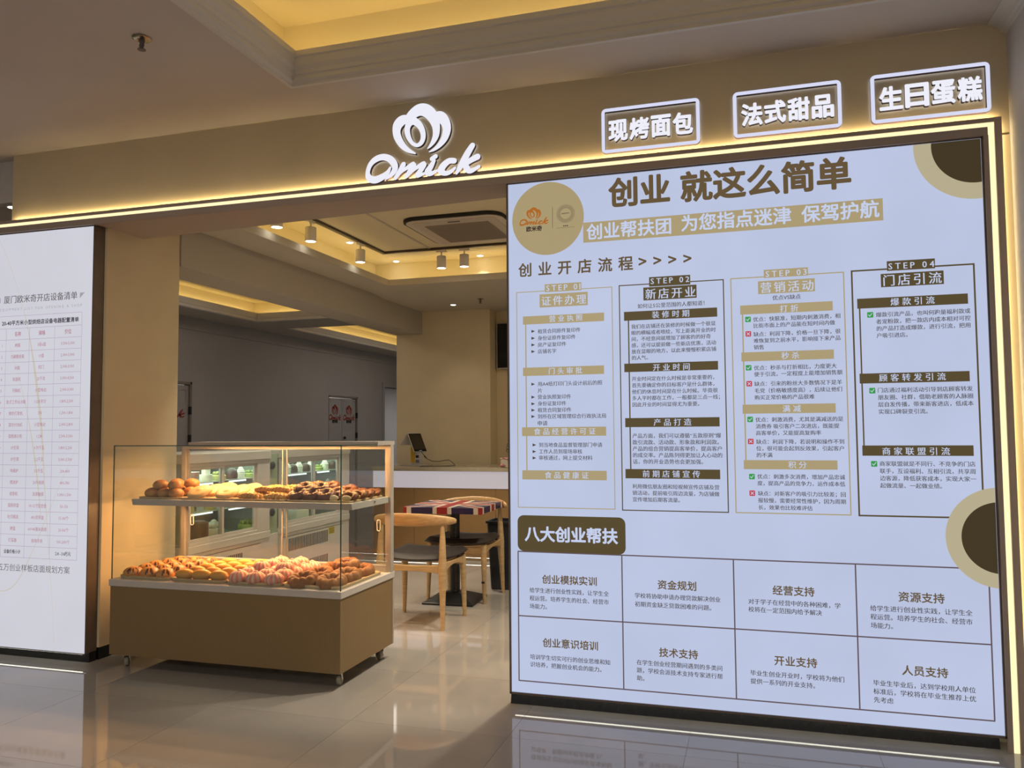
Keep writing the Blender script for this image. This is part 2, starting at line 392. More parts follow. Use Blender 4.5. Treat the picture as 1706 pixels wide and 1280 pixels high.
DATA = {'T': [('创业',-0.6544,-0.3563,2.5004,'h',3,1),('就这么简单',-0.3078,0.4487,2.4968,'h',3,1),('创业帮扶团',-0.7653,-0.3539,2.3167,'w',2,1),('为您指点迷津',-0.3069,0.189,2.3218,'w',2,1),('保驾护航',0.2322,0.5598,2.3201,'w',2,1),('创业开店流程',-1.1127,-0.5416,2.149,'h',2,1.38),('>>>>',-0.5124,-0.2623,2.1517,'h',2.5,1.45),('STEP 01',-0.9723,-0.799,2.0496,'w',1.3,1.32),('证件办理',-0.9963,-0.7726,1.9862,'w',1.3,1.15),('营业执照',-0.9584,-0.7918,1.8954,'w',1.3,1.3),('门头审批',-0.9643,-0.7966,1.6358,'w',1.3,1.3),('食品经营许可证',-1.0415,-0.7333,1.3375,'w',1.3,1.3),('食品健康证',-0.988,-0.7718,1.1235,'w',1.3,1.3),('租赁合同原件复印件',-1.018,-0.8017,1.8353,'d',1,1),('身份证原件复印件',-1.0184,-0.8263,1.8013,'d',1,1),('房产证复印件',-1.0187,-0.8738,1.7683,'d',1,1),('店铺名字',-1.019,-0.9247,1.7355,'d',1,1),('用A4纸打印门头设计前后的照',-1.0206,-0.6974,1.5729,'d',1,1),('片',-1.0209,-0.9992,1.5397,'d',1,1),('营业执照复印件',-1.0212,-0.8526,1.5083,'d',1,1),('身份证复印件',-1.0215,-0.8772,1.4757,'d',1,1),('租赁合同复印件',-1.0219,-0.8518,1.4434,'d',1,1),('到所在区域管理综合行政执法局',-1.0222,-0.6805,1.4119,'d',1,1),('申请',-1.0225,-0.9731,1.3785,'d',1,1),('到当地食品监督管理部门申请',-1.0173,-0.7016,1.2716,'d',1,1),('工作人员到现场审核',-1.0177,-0.8002,1.2391,'d',1,1),('审核通过，网上提交材料',-1.018,-0.7499,1.2082,'d',1,1),('STEP 02',-0.456,-0.2742,2.0534,'w',1.3,1.32),('新店开业',-0.4816,-0.2474,1.9923,'w',1.3,1.15),('如何让5公里范围的人都知道！',-0.5202,-0.2068,1.9363,'d',1,1),('装修时期',-0.4516,-0.2773,1.8916,'w',1.3,1.3),('开业时间',-0.4517,-0.2795,1.6385,'w',1.3,1.3),('产品打造',-0.452,-0.279,1.3775,'w',1.3,1.3),('前期店铺宣传',-0.509,-0.2438,1.1338,'w',1.3,1.3),('STEP 03',0.0702,0.2485,2.0549,'w',1.3,1.32),('营销活动',0.046,0.2752,1.9927,'w',1.3,1.15),('优点VS缺点',0.0979,0.2197,1.9432,'d',1,1),('打折',0.1296,0.208,1.8913,'w',1.3,1.3),('秒杀',0.1307,0.2062,1.6758,'w',1.3,1.3),('满减',0.1298,0.2064,1.4339,'w',1.3,1.3),('积分',0.1481,0.224,1.1801,'w',1.3,1.3),('STEP 04',0.5886,0.7722,2.0566,'w',1.3,1.32),('门店引流',0.5647,0.7974,1.9949,'w',1.3,1.15),('爆款引流',0.5935,0.7669,1.898,'w',1.3,1.3),('顾客转发引流',0.5367,0.7992,1.5635,'w',1.3,1.3),('商家联盟引流',0.539,0.8046,1.2415,'w',1.3,1.3),('八大创业帮扶',-1.0943,-0.6318,0.8349,'w',3,1),('创业模拟实训',-1.0085,-0.7372,0.6166,'h',1.9,1),('资金规划',-0.4483,-0.2707,0.6166,'h',1.9,1),('经营支持',0.0652,0.2433,0.6164,'h',1.9,1),('资源支持',0.5833,0.7635,0.6141,'h',1.9,1),('创业意识培训',-1.0085,-0.7355,0.3117,'h',1.9,1),('技术支持',-0.4469,-0.2687,0.3047,'h',1.9,1),('开业支持',0.0653,0.2463,0.305,'h',1.9,1),('人员支持',0.5877,0.7667,0.3025,'h',1.9,1)],'P': [(['我们在店铺还在装修的时候做一个很显','眼的横幅或者喷绘，写上距离开业的时','间，不经意间就增加了顾客的的好奇','感，还可以提前做一些新店优惠，活动','放在显眼的地方，以此来慢慢积累店铺','的人气。'],-0.5524,-0.1578,1.8382,1.6877,'d',0),(['开业时间定在什么时候是非常重要的，','首先要确定你的目标客户是什么群体，','他们的休息时间是在什么时候。毕竟很','多人平时都在工作，一般都是三点一线；','因此开业的时间显得尤为重要。'],-0.5535,-0.17,1.5862,1.4628,'d',0),(['产品方面，我们可以遵循“五款原则"爆','款引流款、活动款、形象款和利润款。','产品的组合营销提高客单价，提高客户','的成交率。产品陈列得更加让人心动的','话，你的开业造势也会更加强。'],-0.5549,-0.1444,1.314,1.1915,'d',0),(['利用微信朋友圈和短视频宣传店铺及营','销活动，提前吸引周边流量，为店铺做','宣传增加后期客流量。'],-0.5588,-0.1577,1.0739,1.0123,'d',0),(['优点：快狠准，短期内刺激消费，相','比街市面上的产品能在短时间内做'],0.0105,0.3847,1.8474,1.8179,'d',0),(['缺点：利润下降，价格一旦下降，很','难恢复到之前水平，影响接下来产品','销售'],0.0102,0.3839,1.7782,1.7181,'d',0),(['优点：秒杀与打折相比，力度更大','便于引流，一定程度上能增加销售额'],0.0092,0.3631,1.6228,1.5935,'d',0),(['缺点：引来的粉丝大多数情况下是羊','毛党（价格敏感度高），后续让他们','购买正常价格的产品很难'],0.0088,0.3837,1.5493,1.4867,'d',0),(['优点：刺激消费，尤其是满减送的是','消费券 吸引客户二次进店，既能提','高客单价，又能提高复购率'],0.0103,0.384,1.3849,1.324,'d',0),(['缺点：利润下降，若说明和操作不到','位，很可能会起到反效果，引起客户','的不满'],0.0106,0.3849,1.2841,1.2234,'d',0),(['优点：刺激多次消费，增加产品忠诚','度，提高产品的竞争力，运作成本低'],0.0121,0.3841,1.126,1.0957,'d',0),(['缺点：对新客户的吸引力比较差；回','报较慢，需要经常性维护，因为周期','长，效果也比较难评估'],0.0129,0.3844,1.0495,0.9864,'d',0),(['爆款引流产品，也叫何跑量福利款或','者宠粉款，把一款店内成本相对可控','的产品打造成爆款，进行引流，把用','户吸引进店。'],0.5317,0.9047,1.8439,1.7511,'d',0),(['门店通过福利活动引导到店顾客转发','朋友圈、社群，借助老顾客的人脉圈','层自发传播，带来新客进店，低成本','实现口碑裂变引流。'],0.5289,0.9021,1.5092,1.4146,'d',0),(['商家联盟就是不同行、不竞争的门店','联手，互设福利、互相引流，共享周','边客源，降低获客成本，实现大家一','起做流量、一起做业绩。'],0.5264,0.9009,1.1869,1.0918,'d',0),(['给学生进行创业性实践，让学生全','程运营。培养学生的社会、经营市','场能力。'],-1.0719,-0.6795,0.5609,0.4831,'d',0),(['学校将协助申请办理贷款解决创业','初期资金缺乏贷款困难的问题。'],-0.5556,-0.1633,0.5611,0.5214,'d',0),(['对于学子在经营中的各种困难，学','校将在一定范围内给予解决'],-0.0408,0.3494,0.5611,0.5258,'d',0),(['给学生进行创业性实践，让学生全','程运营。培养学生的社会、经营市','场能力。'],0.4696,0.8672,0.5595,0.4854,'d',0),(['培训学生切实可行的创业思维和知','识培养，把握创业机会的能力。'],-1.0719,-0.6783,0.2393,0.2029,'d',0),(['在学生创业经营期间遇到的多类问','题，学校会派技术支持专家进行帮','助。'],-0.5521,-0.1619,0.2512,0.1784,'d',0),(['毕业生创业开业时，学校将为他们','提供一系列的开业支持。'],-0.0391,0.3552,0.2425,0.2062,'d',0),(['毕业生毕业后，达到学校用人单位','标准后，学校将在毕业生推荐上优','先考虑'],0.472,0.8683,0.2401,0.1679,'d',0)],'R': [(-0.782,0.5747,2.2648,2.3649,'t'),(-0.9801,-0.7944,2.0301,2.0701,'t'),(-1.0072,-0.7634,1.9546,2.0209,'t'),(-1.0943,-0.684,1.8726,1.914,'t'),(-1.0966,-0.6876,1.6144,1.6562,'t'),(-1.1039,-0.6815,1.3153,1.359,'t'),(-1.1042,-0.6817,1.1007,1.1463,'t'),(-0.4634,-0.27,2.028,2.0737,'k'),(-0.4917,-0.2418,1.9627,2.0251,'k'),(-0.5866,-0.1498,1.8685,1.9119,'k'),(-0.589,-0.1511,1.6199,1.6608,'k'),(-0.5887,-0.1498,1.3554,1.3989,'k'),(-0.5911,-0.1524,1.1113,1.1558,'k'),(0.0621,0.2538,2.0375,2.0752,'t'),(0.0353,0.2817,1.9635,2.0234,'t'),(-0.0462,0.3543,1.8724,1.9148,'t'),(-0.0458,0.3533,1.6542,1.6963,'t'),(-0.0459,0.354,1.4129,1.4547,'t'),(-0.0464,0.3544,1.1588,1.2004,'t'),(0.5826,0.7747,2.0366,2.0801,'k'),(0.5561,0.8069,1.9654,2.0249,'k'),(0.4564,0.8973,1.8746,1.9192,'k'),(0.4565,0.8924,1.5402,1.5844,'k'),(0.4582,0.896,1.2212,1.2664,'k')],'TRI': [(-1.0508,-1.0321,1.8371),(-1.0512,-1.0324,1.8023),(-1.0515,-1.0327,1.769),(-1.0518,-1.033,1.7357),(-1.0533,-1.0346,1.5728),(-1.0539,-1.0352,1.5081),(-1.0542,-1.0355,1.475),(-1.0545,-1.0358,1.4434),(-1.0548,-1.0361,1.412),(-1.0499,-1.0313,1.2712),(-1.0502,-1.0316,1.2384),(-1.0505,-1.0319,1.207)],'IC': [(-0.0123,1.849,'g'),(-0.0125,1.7815,'r'),(-0.0148,1.6246,'g'),(-0.0138,1.5508,'r'),(-0.0137,1.3866,'g'),(-0.0133,1.2854,'r'),(-0.0118,1.1252,'g'),(-0.0122,1.0496,'r'),(0.5083,1.8449,'g'),(0.5067,1.5078,'g'),(0.5044,1.1857,'g')],'FR': [(-1.1284,-0.6418,0.9615,2.0388,0.004,'t'),(-0.6102,-0.1167,0.9576,2.0435,0.005,'k'),(-0.0877,0.406,0.9576,2.0455,0.005,'t'),(0.434,0.9282,0.9553,2.0488,0.007,'k')],'VL': [(-1.0804,1.124,1.8928,0.006,'t'),(-0.5655,1.1429,1.891,0.006,'k'),(-0.0363,1.1885,1.8867,0.006,'t'),(0.4657,1.2374,1.8891,0.006,'k')],'LG': {'a': [(-1.6783,2.81,0.0039),(-1.7191,2.8311,0.0122),(-1.7526,2.8628,0.0175),(-1.7773,2.9033,0.021),(-1.7863,2.9401,0.0227),(-1.7783,2.975,0.028),(-1.7526,2.9972,0.028),(-1.7213,2.9997,0.0218)],'b': [(-1.7101,3.0047,0.0271),(-1.6878,3.0271,0.0288),(-1.6567,3.0413,0.0323),(-1.6258,3.0383,0.0336),(-1.595,3.017,0.0328),(-1.5709,2.9816,0.0288),(-1.5592,2.9387,0.0218),(-1.5602,2.8974,0.0184),(-1.5734,2.8657,0.014),(-1.591,2.8428,0.0087),(-1.6077,2.8281,0.0031)],'c': [(-1.6923,2.9878,0.0227),(-1.7101,2.9774,0.0192),(-1.7227,2.9537,0.0166),(-1.7227,2.9244,0.0153),(-1.7102,2.8895,0.0122),(-1.6902,2.863,0.0096),(-1.6658,2.8524,0.0105),(-1.6428,2.8652,0.0131),(-1.6326,2.8932,0.014),(-1.637,2.927,0.0153),(-1.6546,2.9604,0.0175),(-1.6834,2.9859,0.0197)],'d': [(-1.5687,2.9959,0.0218),(-1.5381,2.9934,0.0271),(-1.5143,2.9698,0.0271),(-1.5001,2.9359,0.0236),(-1.5015,2.903,0.0218),(-1.5159,2.8675,0.0184),(-1.5429,2.8375,0.0131),(-1.5735,2.8181,0.0079),(-1.5976,2.8096,0.0031)],'O': [(-1.8223,2.7486,0.0061),(-1.8403,2.721,0.0131),(-1.872,2.701,0.0184),(-1.913,2.6903,0.0197),(-1.946,2.7041,0.0184),(-1.9552,2.7347,0.0131),(-1.9407,2.7755,0.014),(-1.9087,2.8018,0.0166),(-1.8677,2.8101,0.0175),(-1.8291,2.7976,0.0184),(-1.802,2.7696,0.0192),(-1.7952,2.7395,0.0166),(-1.8132,2.712,0.0131),(-1.8493,2.687,0.0044)],'m1': [(-1.7459,2.7575,0.014),(-1.7661,2.724,0.014),(-1.793,2.689,0.0114)],'m2': [(-1.7817,2.7005,0.0087),(-1.7459,2.7261,0.0087),(-1.6881,2.7527,0.0149),(-1.7058,2.7221,0.014),(-1.7303,2.6912,0.0114)],'m3': [(-1.7192,2.6984,0.0087),(-1.6792,2.7277,0.0096),(-1.6284,2.7494,0.014),(-1.6439,2.7199,0.014),(-1.6682,2.6892,0.0122),(-1.6307,2.6958,0.0079)],'i': [(-1.5715,2.76,0.0096),(-1.589,2.7309,0.0149),(-1.6088,2.7019,0.0175),(-1.5869,2.6935,0.0131),(-1.5555,2.7048,0.007)],'j': [(-1.5627,2.7818,0.0122),(-1.5845,2.7709,0.0114)],'cc': [(-1.4589,2.747,0.0149),(-1.4869,2.7491,0.0157),(-1.5172,2.7297,0.0184),(-1.5324,2.7024,0.0192),(-1.5087,2.6857,0.0131),(-1.4806,2.691,0.0114),(-1.4547,2.7089,0.007)],'k1': [(-1.3582,2.8171,0.0149),(-1.3796,2.7868,0.0175),(-1.4054,2.7446,0.0184),(-1.4269,2.7101,0.0149),(-1.4463,2.6814,0.0087)],'k2': [(-1.331,2.7551,0.0166),(-1.3671,2.7406,0.0149),(-1.4012,2.7197,0.0122)],'k3': [(-1.4012,2.7238,0.0157),(-1.3843,2.6935,0.0175),(-1.3631,2.6853,0.0131),(-1.3229,2.7035,0.0087)]},'BG': [('现烤面包',-0.6828,-0.2104,2.7008,2.9239,-0.6531,-0.2384,2.8082),('法式甜品',-0.0572,0.4175,2.7072,2.9266,-0.0246,0.3892,2.8125),('生日蛋糕',0.5395,1.0166,2.7048,2.9268,0.5707,0.9898,2.8141)],'LT': [('厦门欧米奇开店设备清单',-4.4538,-3.8851,2.1778,'q',1,1),('EQUIPMENT LIST FOR OPENING A SHOP',-4.4852,-3.8485,2.115,'g',0,1.5),('20-40平方米小型烘焙店设备电器配置清单',-4.4647,-3.8693,2.0306,'s',2,1),('五万创业样板店面规划方案',-4.4441,-3.8947,0.5351,'q',0,1)]}
LOGO = DATA['LG']
LCX, LCZ = -1.73, 2.815
def stroke(mb, pts, fn, depth=None, sub=6):
    """smooth variable-width stroke; fn maps (u, v, d) to world; depth=None gives a flat print, else a solid letter"""
    P_ = [Vector((p[0], p[1], p[2])) for p in pts]
    C_ = []
    for i in range(len(P_)-1):
        p0 = P_[max(i-1, 0)]; p1 = P_[i]; p2 = P_[i+1]; p3 = P_[min(i+2, len(P_)-1)]
        for k in range(sub):
            t = k/sub; C_.append(.5*((2*p1)+(p2-p0)*t+(2*p0-5*p1+4*p2-p3)*t*t+(3*p1-p0-3*p2+p3)*t**3))
    C_.append(P_[-1])
    L, R = [], []
    for i, c in enumerate(C_):
        a = C_[min(i+1, len(C_)-1)] - C_[max(i-1, 0)]; l = math.hypot(a.x, a.y) or 1
        nx, ny = -a.y/l, a.x/l
        L.append((c.x+nx*c.z, c.y+ny*c.z)); R.append((c.x-nx*c.z, c.y-ny*c.z))
    def cap(c, l, r, n=6):
        a0 = math.atan2(l[1]-c.y, l[0]-c.x)
        return [(c.x+math.cos(a0+PI*k/n)*c.z, c.y+math.sin(a0+PI*k/n)*c.z) for k in range(1, n)]
    end = cap(C_[-1], R[-1], L[-1]); start = cap(C_[0], L[0], R[0])
    # outline: L forward, end cap, R back, start cap
    endc = [(C_[-1].x + math.cos(a)*C_[-1].z, C_[-1].y + math.sin(a)*C_[-1].z) for a in [math.atan2(L[-1][1]-C_[-1].y, L[-1][0]-C_[-1].x) - PI*k/6 for k in range(1, 6)]]
    stc = [(C_[0].x + math.cos(a)*C_[0].z, C_[0].y + math.sin(a)*C_[0].z) for a in [math.atan2(R[0][1]-C_[0].y, R[0][0]-C_[0].x) - PI*k/6 for k in range(1, 6)]]
    out = L + endc + R[::-1] + stc
    faces = []; n = len(C_); m = len(out)
    idxL = list(range(n)); idxR = [n+len(endc)+(n-1-i) for i in range(n)]
    for i in range(n-1): faces.append((idxL[i], idxR[i], idxR[i+1], idxL[i+1]))
    faces.append([idxL[-1]] + list(range(n, n+len(endc))) + [idxR[-1]])
    faces.append([idxR[0]] + list(range(2*n+len(endc), m)) + [idxL[0]])
    if depth is None:
        mb.cur = 0; mb.add([fn(a, b, 0) for a, b in out], faces); return
    d0, d1 = depth
    vs = [fn(a, b, d0) for a, b in out] + [fn(a, b, d1) for a, b in out]
    mb.cur = 0; mb.add(vs, faces + [[i+m for i in f][::-1] for f in faces])
    mb.cur = 1; mb.add(vs, [(i, (i+1) % m, m+(i+1) % m, m+i) for i in range(m)]); mb.cur = 0
_lx = [p[0]-p[2] for v in LOGO.values() for p in v]; _lX = [p[0]+p[2] for v in LOGO.values() for p in v]
_lz = [p[1]-p[2] for v in LOGO.values() for p in v]; _lZ = [p[1]+p[2] for v in LOGO.values() for p in v]
LX = (min(_lx), max(_lX), min(_lz), max(_lZ))
def fit_logo(x0, x1, z0, z1, fn):
    return lambda u, v, d: fn(x0 + (u-LX[0])/(LX[1]-LX[0])*(x1-x0), z0 + (v-LX[2])/(LX[3]-LX[2])*(z1-z0))
def small_logo(mb, fn, keys='abcd O m1 m2 m3 i j cc k1 k2 k3'):
    for k, v in LOGO.items(): stroke(mb, v, fn, None, 3)

# ---- shop sign: flower emblem and five script letters, white lit faces on dark returns
M_ret = mat('sign_return', (.06, .03, .055), .35)
E_sign = emit('sign_face_white', (.84, .84, .93), 1.0, base=0)
sg = thing('shop_sign', 'white glowing flower emblem above script lettering on the beige band', 'sign', (LCX, D, 2.68))
KF = 1 - .030/D   # faces stand 30 mm proud of the wall
fnS = lambda u, v, d: (u*KF, D - d, H + (v-H)*KF)
def sign_part(name, keys, lab=None):
    mb = MB()
    for i, k in enumerate(keys): stroke(mb, LOGO[k], fnS, (.030 + i*.0002, .010))
    o = mb.build(name, [E_sign, M_ret], sg)
    if lab: o['label'] = lab
sign_part('flower_emblem', 'abcd', 'flower emblem of four looping petals')
for nm, ks in (('letter', ['O']), ('letter', ['m1', 'm2', 'm3']), ('letter', ['i', 'j']), ('letter', ['cc']), ('letter', ['k1', 'k2', 'k3'])): sign_part(nm, ks)

def rrect(x0, x1, z0, z1, r, n=6):
    o = []
    for cx, cz, a0 in ((x1-r, z0+r, -PI/2), (x1-r, z1-r, 0), (x0+r, z1-r, PI/2), (x0+r, z0+r, PI)):
        for k in range(n+1): a = a0 + PI/2*k/n; o.append((cx+math.cos(a)*r, cz+math.sin(a)*r))
    return o
desc = ['left of the three, nearest the emblem', 'in the middle of the three', 'right of the three, nearest the corner']
cont = ['bread', 'dessert', 'birthday cake']
for bi, (tt, x0, x1, z0, z1, tx0, tx1, tz) in enumerate(DATA['BG']):
    x0, x1, tx0, tx1 = x0*KF, x1*KF, tx0*KF, tx1*KF; z0, z1, tz = H+(z0-H)*KF, H+(z1-H)*KF, H+(tz-H)*KF
    g = thing('framed_sign', 'white glowing framed %s sign, %s' % (cont[bi], desc[bi]), 'sign', ((x0+x1)/2, D, z0), 'framed light signs on the beige band')
    o_ = rrect(x0, x1, z0, z1, .022); wv = .0165; i_ = rrect(x0+wv, x1-wv, z0+wv, z1-wv, .004); n = len(o_)
    mb = MB(); d0, d1 = .030, .010
    vs = [(a, D-d0, b) for a, b in o_] + [(a, D-d0, b) for a, b in i_] + [(a, D-d1, b) for a, b in o_] + [(a, D-d1, b) for a, b in i_]
    mb.add(vs, [(i, (i+1) % n, n+(i+1) % n, n+i) for i in range(n)] + [(2*n+i, 2*n+(i+1) % n, 3*n+(i+1) % n, 3*n+i) for i in range(n)])
    mb.cur = 1; mb.add(vs, [(i, (i+1) % n, 2*n+(i+1) % n, 2*n+i) for i in range(n)] + [(n+i, n+(i+1) % n, 3*n+(i+1) % n, 3*n+i) for i in range(n)])
    mb.build('frame', [emit('frame_face_white', (.72, .74, .95), .95, base=0), M_ret], g)
    n4 = len(tt); pitch = (tx1-tx0)/n4
    for ci, ch in enumerate(tt):
        vs, fs = glyphs(ch, 3.6, ext=.08, res=2)
        a = min(v.x for v in vs); b = max(v.x for v in vs); c = min(v.y for v in vs); e = max(v.y for v in vs)
        kx = (pitch*.93)/(b-a); kz = .108/(e-c); zz = min(v.z for v in vs); zh = max(v.z for v in vs)
        mb = MB(); X = tx0 + pitch*ci + pitch*.035
        pv = [(X+(v.x-a)*kx, D - (.010 + (v.z-zz)/(zh-zz)*.020), tz+(v.y-(c+e)/2)*kz) for v in vs]
        mb.add(pv, fs)
        mb.m = [0 if abs(pv[f[0]][1]-pv[f[1]][1]) < 1e-6 and abs(pv[f[1]][1]-pv[f[2]][1]) < 1e-6 else 1 for f in fs]
        mb.build('character', [E_sign, M_ret], g)

# ================================================================== BIG BACKLIT BOARD
bd = thing('menu_lightbox', 'huge backlit board of brown Chinese print right of the entrance', 'lightbox', (-.1, D, 0))
BX0, BX1, BZ0, BZ1 = -1.172, .9755, .058, 2.5965
B(BX0+.004, BX1-.004, D+.002, D+.02, BZ0+.004, BZ1-.004).build('lit_panel', E_board, bd)
mb = MB(); mb.box(BX0-.004, BX0+.005, D-.006, D+.1, BZ0-.004, BZ1); mb.box(BX1-.005, BX1+.001, D-.006, D+.1, BZ0-.004, BZ1)
mb.box(BX0, BX1, D-.006, D+.1, BZ1-.005, BZ1); mb.box(BX0, BX1, D-.006, D+.1, BZ0-.004, BZ0+.005); mb.box(BX0, BX1, D+.021, D+.1, BZ0, BZ1)
mb.box(BX0, BX1, D-.004, D+.001, BZ0-.005, BZ0)
mb.build('frame', M_bronze, bd)
mb = MB(); mb.prism([(D+.018, 0), (D+.03, BZ0-.005), (D+.1, BZ0-.005), (D+.1, 0)], lambda y, z, x: (x, y, z), BX0-.006, BX1-.02)
pl = mb.build('plinth', M_black, bd); pl['label'] = 'black glossy plinth'
B(BX0+.02, BX1-.03, D+.006, D+.012, BZ0-.0083, BZ0-.0045).build('led_strip', emit('floor_led', (1, .98, .82), 4, base=0), bd)
YP = D + .0012
prn = {}
def pm(k):
    if k not in prn: prn[k] = MB()
    return prn[k]
# plain shapes, each family a hair further forward
def quad(mb, x0, x1, z0, z1, y): mb.add([(x0, y, z0), (x1, y, z0), (x1, y, z1), (x0, y, z1)], [(0, 1, 2, 3)])
def disc(mb, cx, cz, r, y, n=96, a0=0, a1=2*PI, clip=None):
    pts = [(cx+math.cos(2*PI*i/n)*r, cz+math.sin(2*PI*i/n)*r) for i in range(n)]
    if clip: pts = [(min(max(a, clip[0]), clip[1]), min(max(b, clip[2]), clip[3])) for a, b in pts]
    mb.add([(a, y, b) for a, b in pts], [list(range(n))])
sh = MB(); clipb = (BX0+.006, BX1-.006, BZ0+.006, BZ1-.006)
deco = {'t': MB(), 'c': MB(), 'n': MB()}
disc(deco['t'], -.9620, 2.402, .1845, YP, clip=clipb)
DT = MB(); DN = MB(); DT2 = MB(); DN2 = MB()
disc(DT, .950, 2.574, .245, YP, clip=clipb); disc(DT2, .987, .877, .211, YP-.0002, clip=clipb)
disc(DN, .950, 2.574, .174, YP-.0004, clip=clipb); disc(DN2, .987, .877, .150, YP-.0004, clip=clipb)
deco['t'].build('printed_disc', emit('backlit_ink_disc', srgb(166, 150, 112), 1, base=.1), bd)
DT.build('printed_disc', emit('backlit_ink_sand', srgb(180, 170, 140), 1, base=.1), bd); DT2.build('printed_disc', MATS['backlit_ink_sand'], bd)
DN.build('printed_disc', ink('n'), bd); DN2.build('printed_disc', ink('n'), bd)
frm = {'t': MB(), 'k': MB(), 'i': MB()}
def outline(mb, x0, x1, z0, z1, w, y):
    quad(mb, x0, x1, z1-w, z1, y); quad(mb, x0, x1, z0, z0+w, y); quad(mb, x0, x0+w, z0, z1, y); quad(mb, x1-w, x1, z0, z1, y)
fparts = []
for x0, x1, z0, z1, w_, c in DATA['FR']:
    f_ = MB(); outline(f_, x0, x1, z0, z1, w_, YP); fparts.append((x0, x1, c, f_))
for x, z0, z1, w_, c in DATA['VL']:
    for q in fparts:
        if q[0] < x < q[1]: quad(q[3], x-w_/2, x+w_/2, z0, z1, YP)
for x0, x1, z0, z1, c in DATA['R']:
    o_ = MB(); quad(o_, x0, x1, z0, z1, YP-.0003); o_.build('printed_bar', ink(c), bd)
GR = MB()
for z in (.7465, .433, .1197): quad(GR, -1.1315, .9365, z-.003, z+.003, YP+.0004)
for x in (-1.1295, -.6150, -.1025, .4150, .9345): quad(GR, x-.003, x+.003, .1197, .7465, YP+.0004)
GR.build('printed_grid', emit('backlit_ink_rule', srgb(96, 82, 88), 1, base=.1), bd)
RB = MB(); pts = rrect(-1.131, -.5955, .749, .9247, .032); RB.add([(a, YP-.0001, b) for a, b in pts], [list(range(len(pts)))])
RB.build('printed_badge', ink('k'), bd)
for q in fparts: q[3].build('printed_frame', ink(q[2]), bd)
sizes = {}
for txt, x0, x1, z, c, bold, sp_ in DATA['T']:
    put_text(pm(c), txt, x0, x1, z, YP-.0007, bold, sp_, res=3 if (x1-x0)/len(txt) > .05 else 2)
for lines, x0, x1, z0, z1, c, bold in DATA['P']:
    k = put_text(pm(c), lines[0], x0, x1, z0, YP-.0007, 1.2, res=2)
    for i, ln in enumerate(lines[1:], 1):
        vs, fs = glyphs(ln, 1.2, res=2); z = z0 + (z1-z0)*i/(len(lines)-1)
        pm(c).add([(x0+(v.x-.03)*k, YP-.0007, z+(v.y-.38)*k) for v in vs], fs)
for x0, x1, z in DATA['TRI']: pm('d').add([(x0, YP-.0007, z-.0075), (x1, YP-.0007, z), (x0, YP-.0007, z+.0075)], [(0, 1, 2)])
IC = {'g': MB(), 'r': MB(), 'w': MB()}
for x, z, k in DATA['IC']:
    h = .0125; pts = rrect(x-h, x+h, z-h, z+h, .003, 2); IC[k].add([(a, YP-.0003, b) for a, b in pts], [list(range(len(pts)))])
    segs = [((-.007, 0), (-.002, -.006)), ((-.002, -.006), (.007, .006))] if k == 'g' else [((-.006, -.006), (.006, .006)), ((-.006, .006), (.006, -.006))]
    for a, b in segs: stroke(IC['w'], [(x+a[0], z+a[1], .0016), (x+b[0], z+b[1], .0016)], lambda u, v, d: (u, YP-.0008, v), None, 1)
IC['g'].build('printed_tick', ink('G'), bd); IC['r'].build('printed_cross', ink('R'), bd); IC['w'].build('printed_mark', ink('w'), bd)
# small emblems in the disc
mb = MB()
fl = fit_logo(-1.108, -.9578, 2.3735, 2.4640, lambda a, b: (a, YP-.0008, b))
small_logo(mb, fl); mb.build('printed_emblem', ink('o'), bd)
put_text(pm('b'), '欧米奇', -1.0725, -.9909, 2.3555, YP-.0008, 3)
quad(pm('b'), -.9372, -.9356, 2.3523, 2.4582, YP-.0008)
rg = MB()
for r_ in (.0445, .0395, .0345, .030):
    nb = 40
    for i in range(nb):
        a = 2*PI*i/nb + (PI/nb if r_ in (.0395, .030) else 0); c, s = math.cos(a), math.sin(a); q = .0017; cx = -.869+c*r_; cz = 2.4182+s*r_
        rg.add([(cx-c*q*1.1+s*q*.6, YP-.0008, cz-s*q*1.1-c*q*.6), (cx+c*q*1.1+s*q*.6, YP-.0008, cz+s*q*1.1-c*q*.6), (cx+c*q*1.1-s*q*.6, YP-.0008, cz+s*q*1.1+c*q*.6), (cx-c*q*1.1-s*q*.6, YP-.0008, cz-s*q*1.1+c*q*.6)], [(0, 1, 2, 3)])
stroke(rg, [(-.890, 2.4165, .0008), (-.884, 2.421, .0016), (-.878, 2.4165, .0008), (-.872, 2.4225, .0016), (-.866, 2.418, .0008), (-.860, 2.4215, .0016), (-.850, 2.419, .0008)], lambda u, v, d: (u, YP-.0009, v), None, 3)
for i in range(3): quad(rg, -.882+i*.009, -.876+i*.009, 2.3545, 2.360, YP-.0008)
for i in range(16): quad(rg, -.914+i*.0057, -.911+i*.0057, 2.3475, 2.3495, YP-.0008)
rg.build('printed_seal', ink('b'), bd)
for c, m_ in prn.items(): m_.build('printed_text', ink(c), bd)
prn.clear()

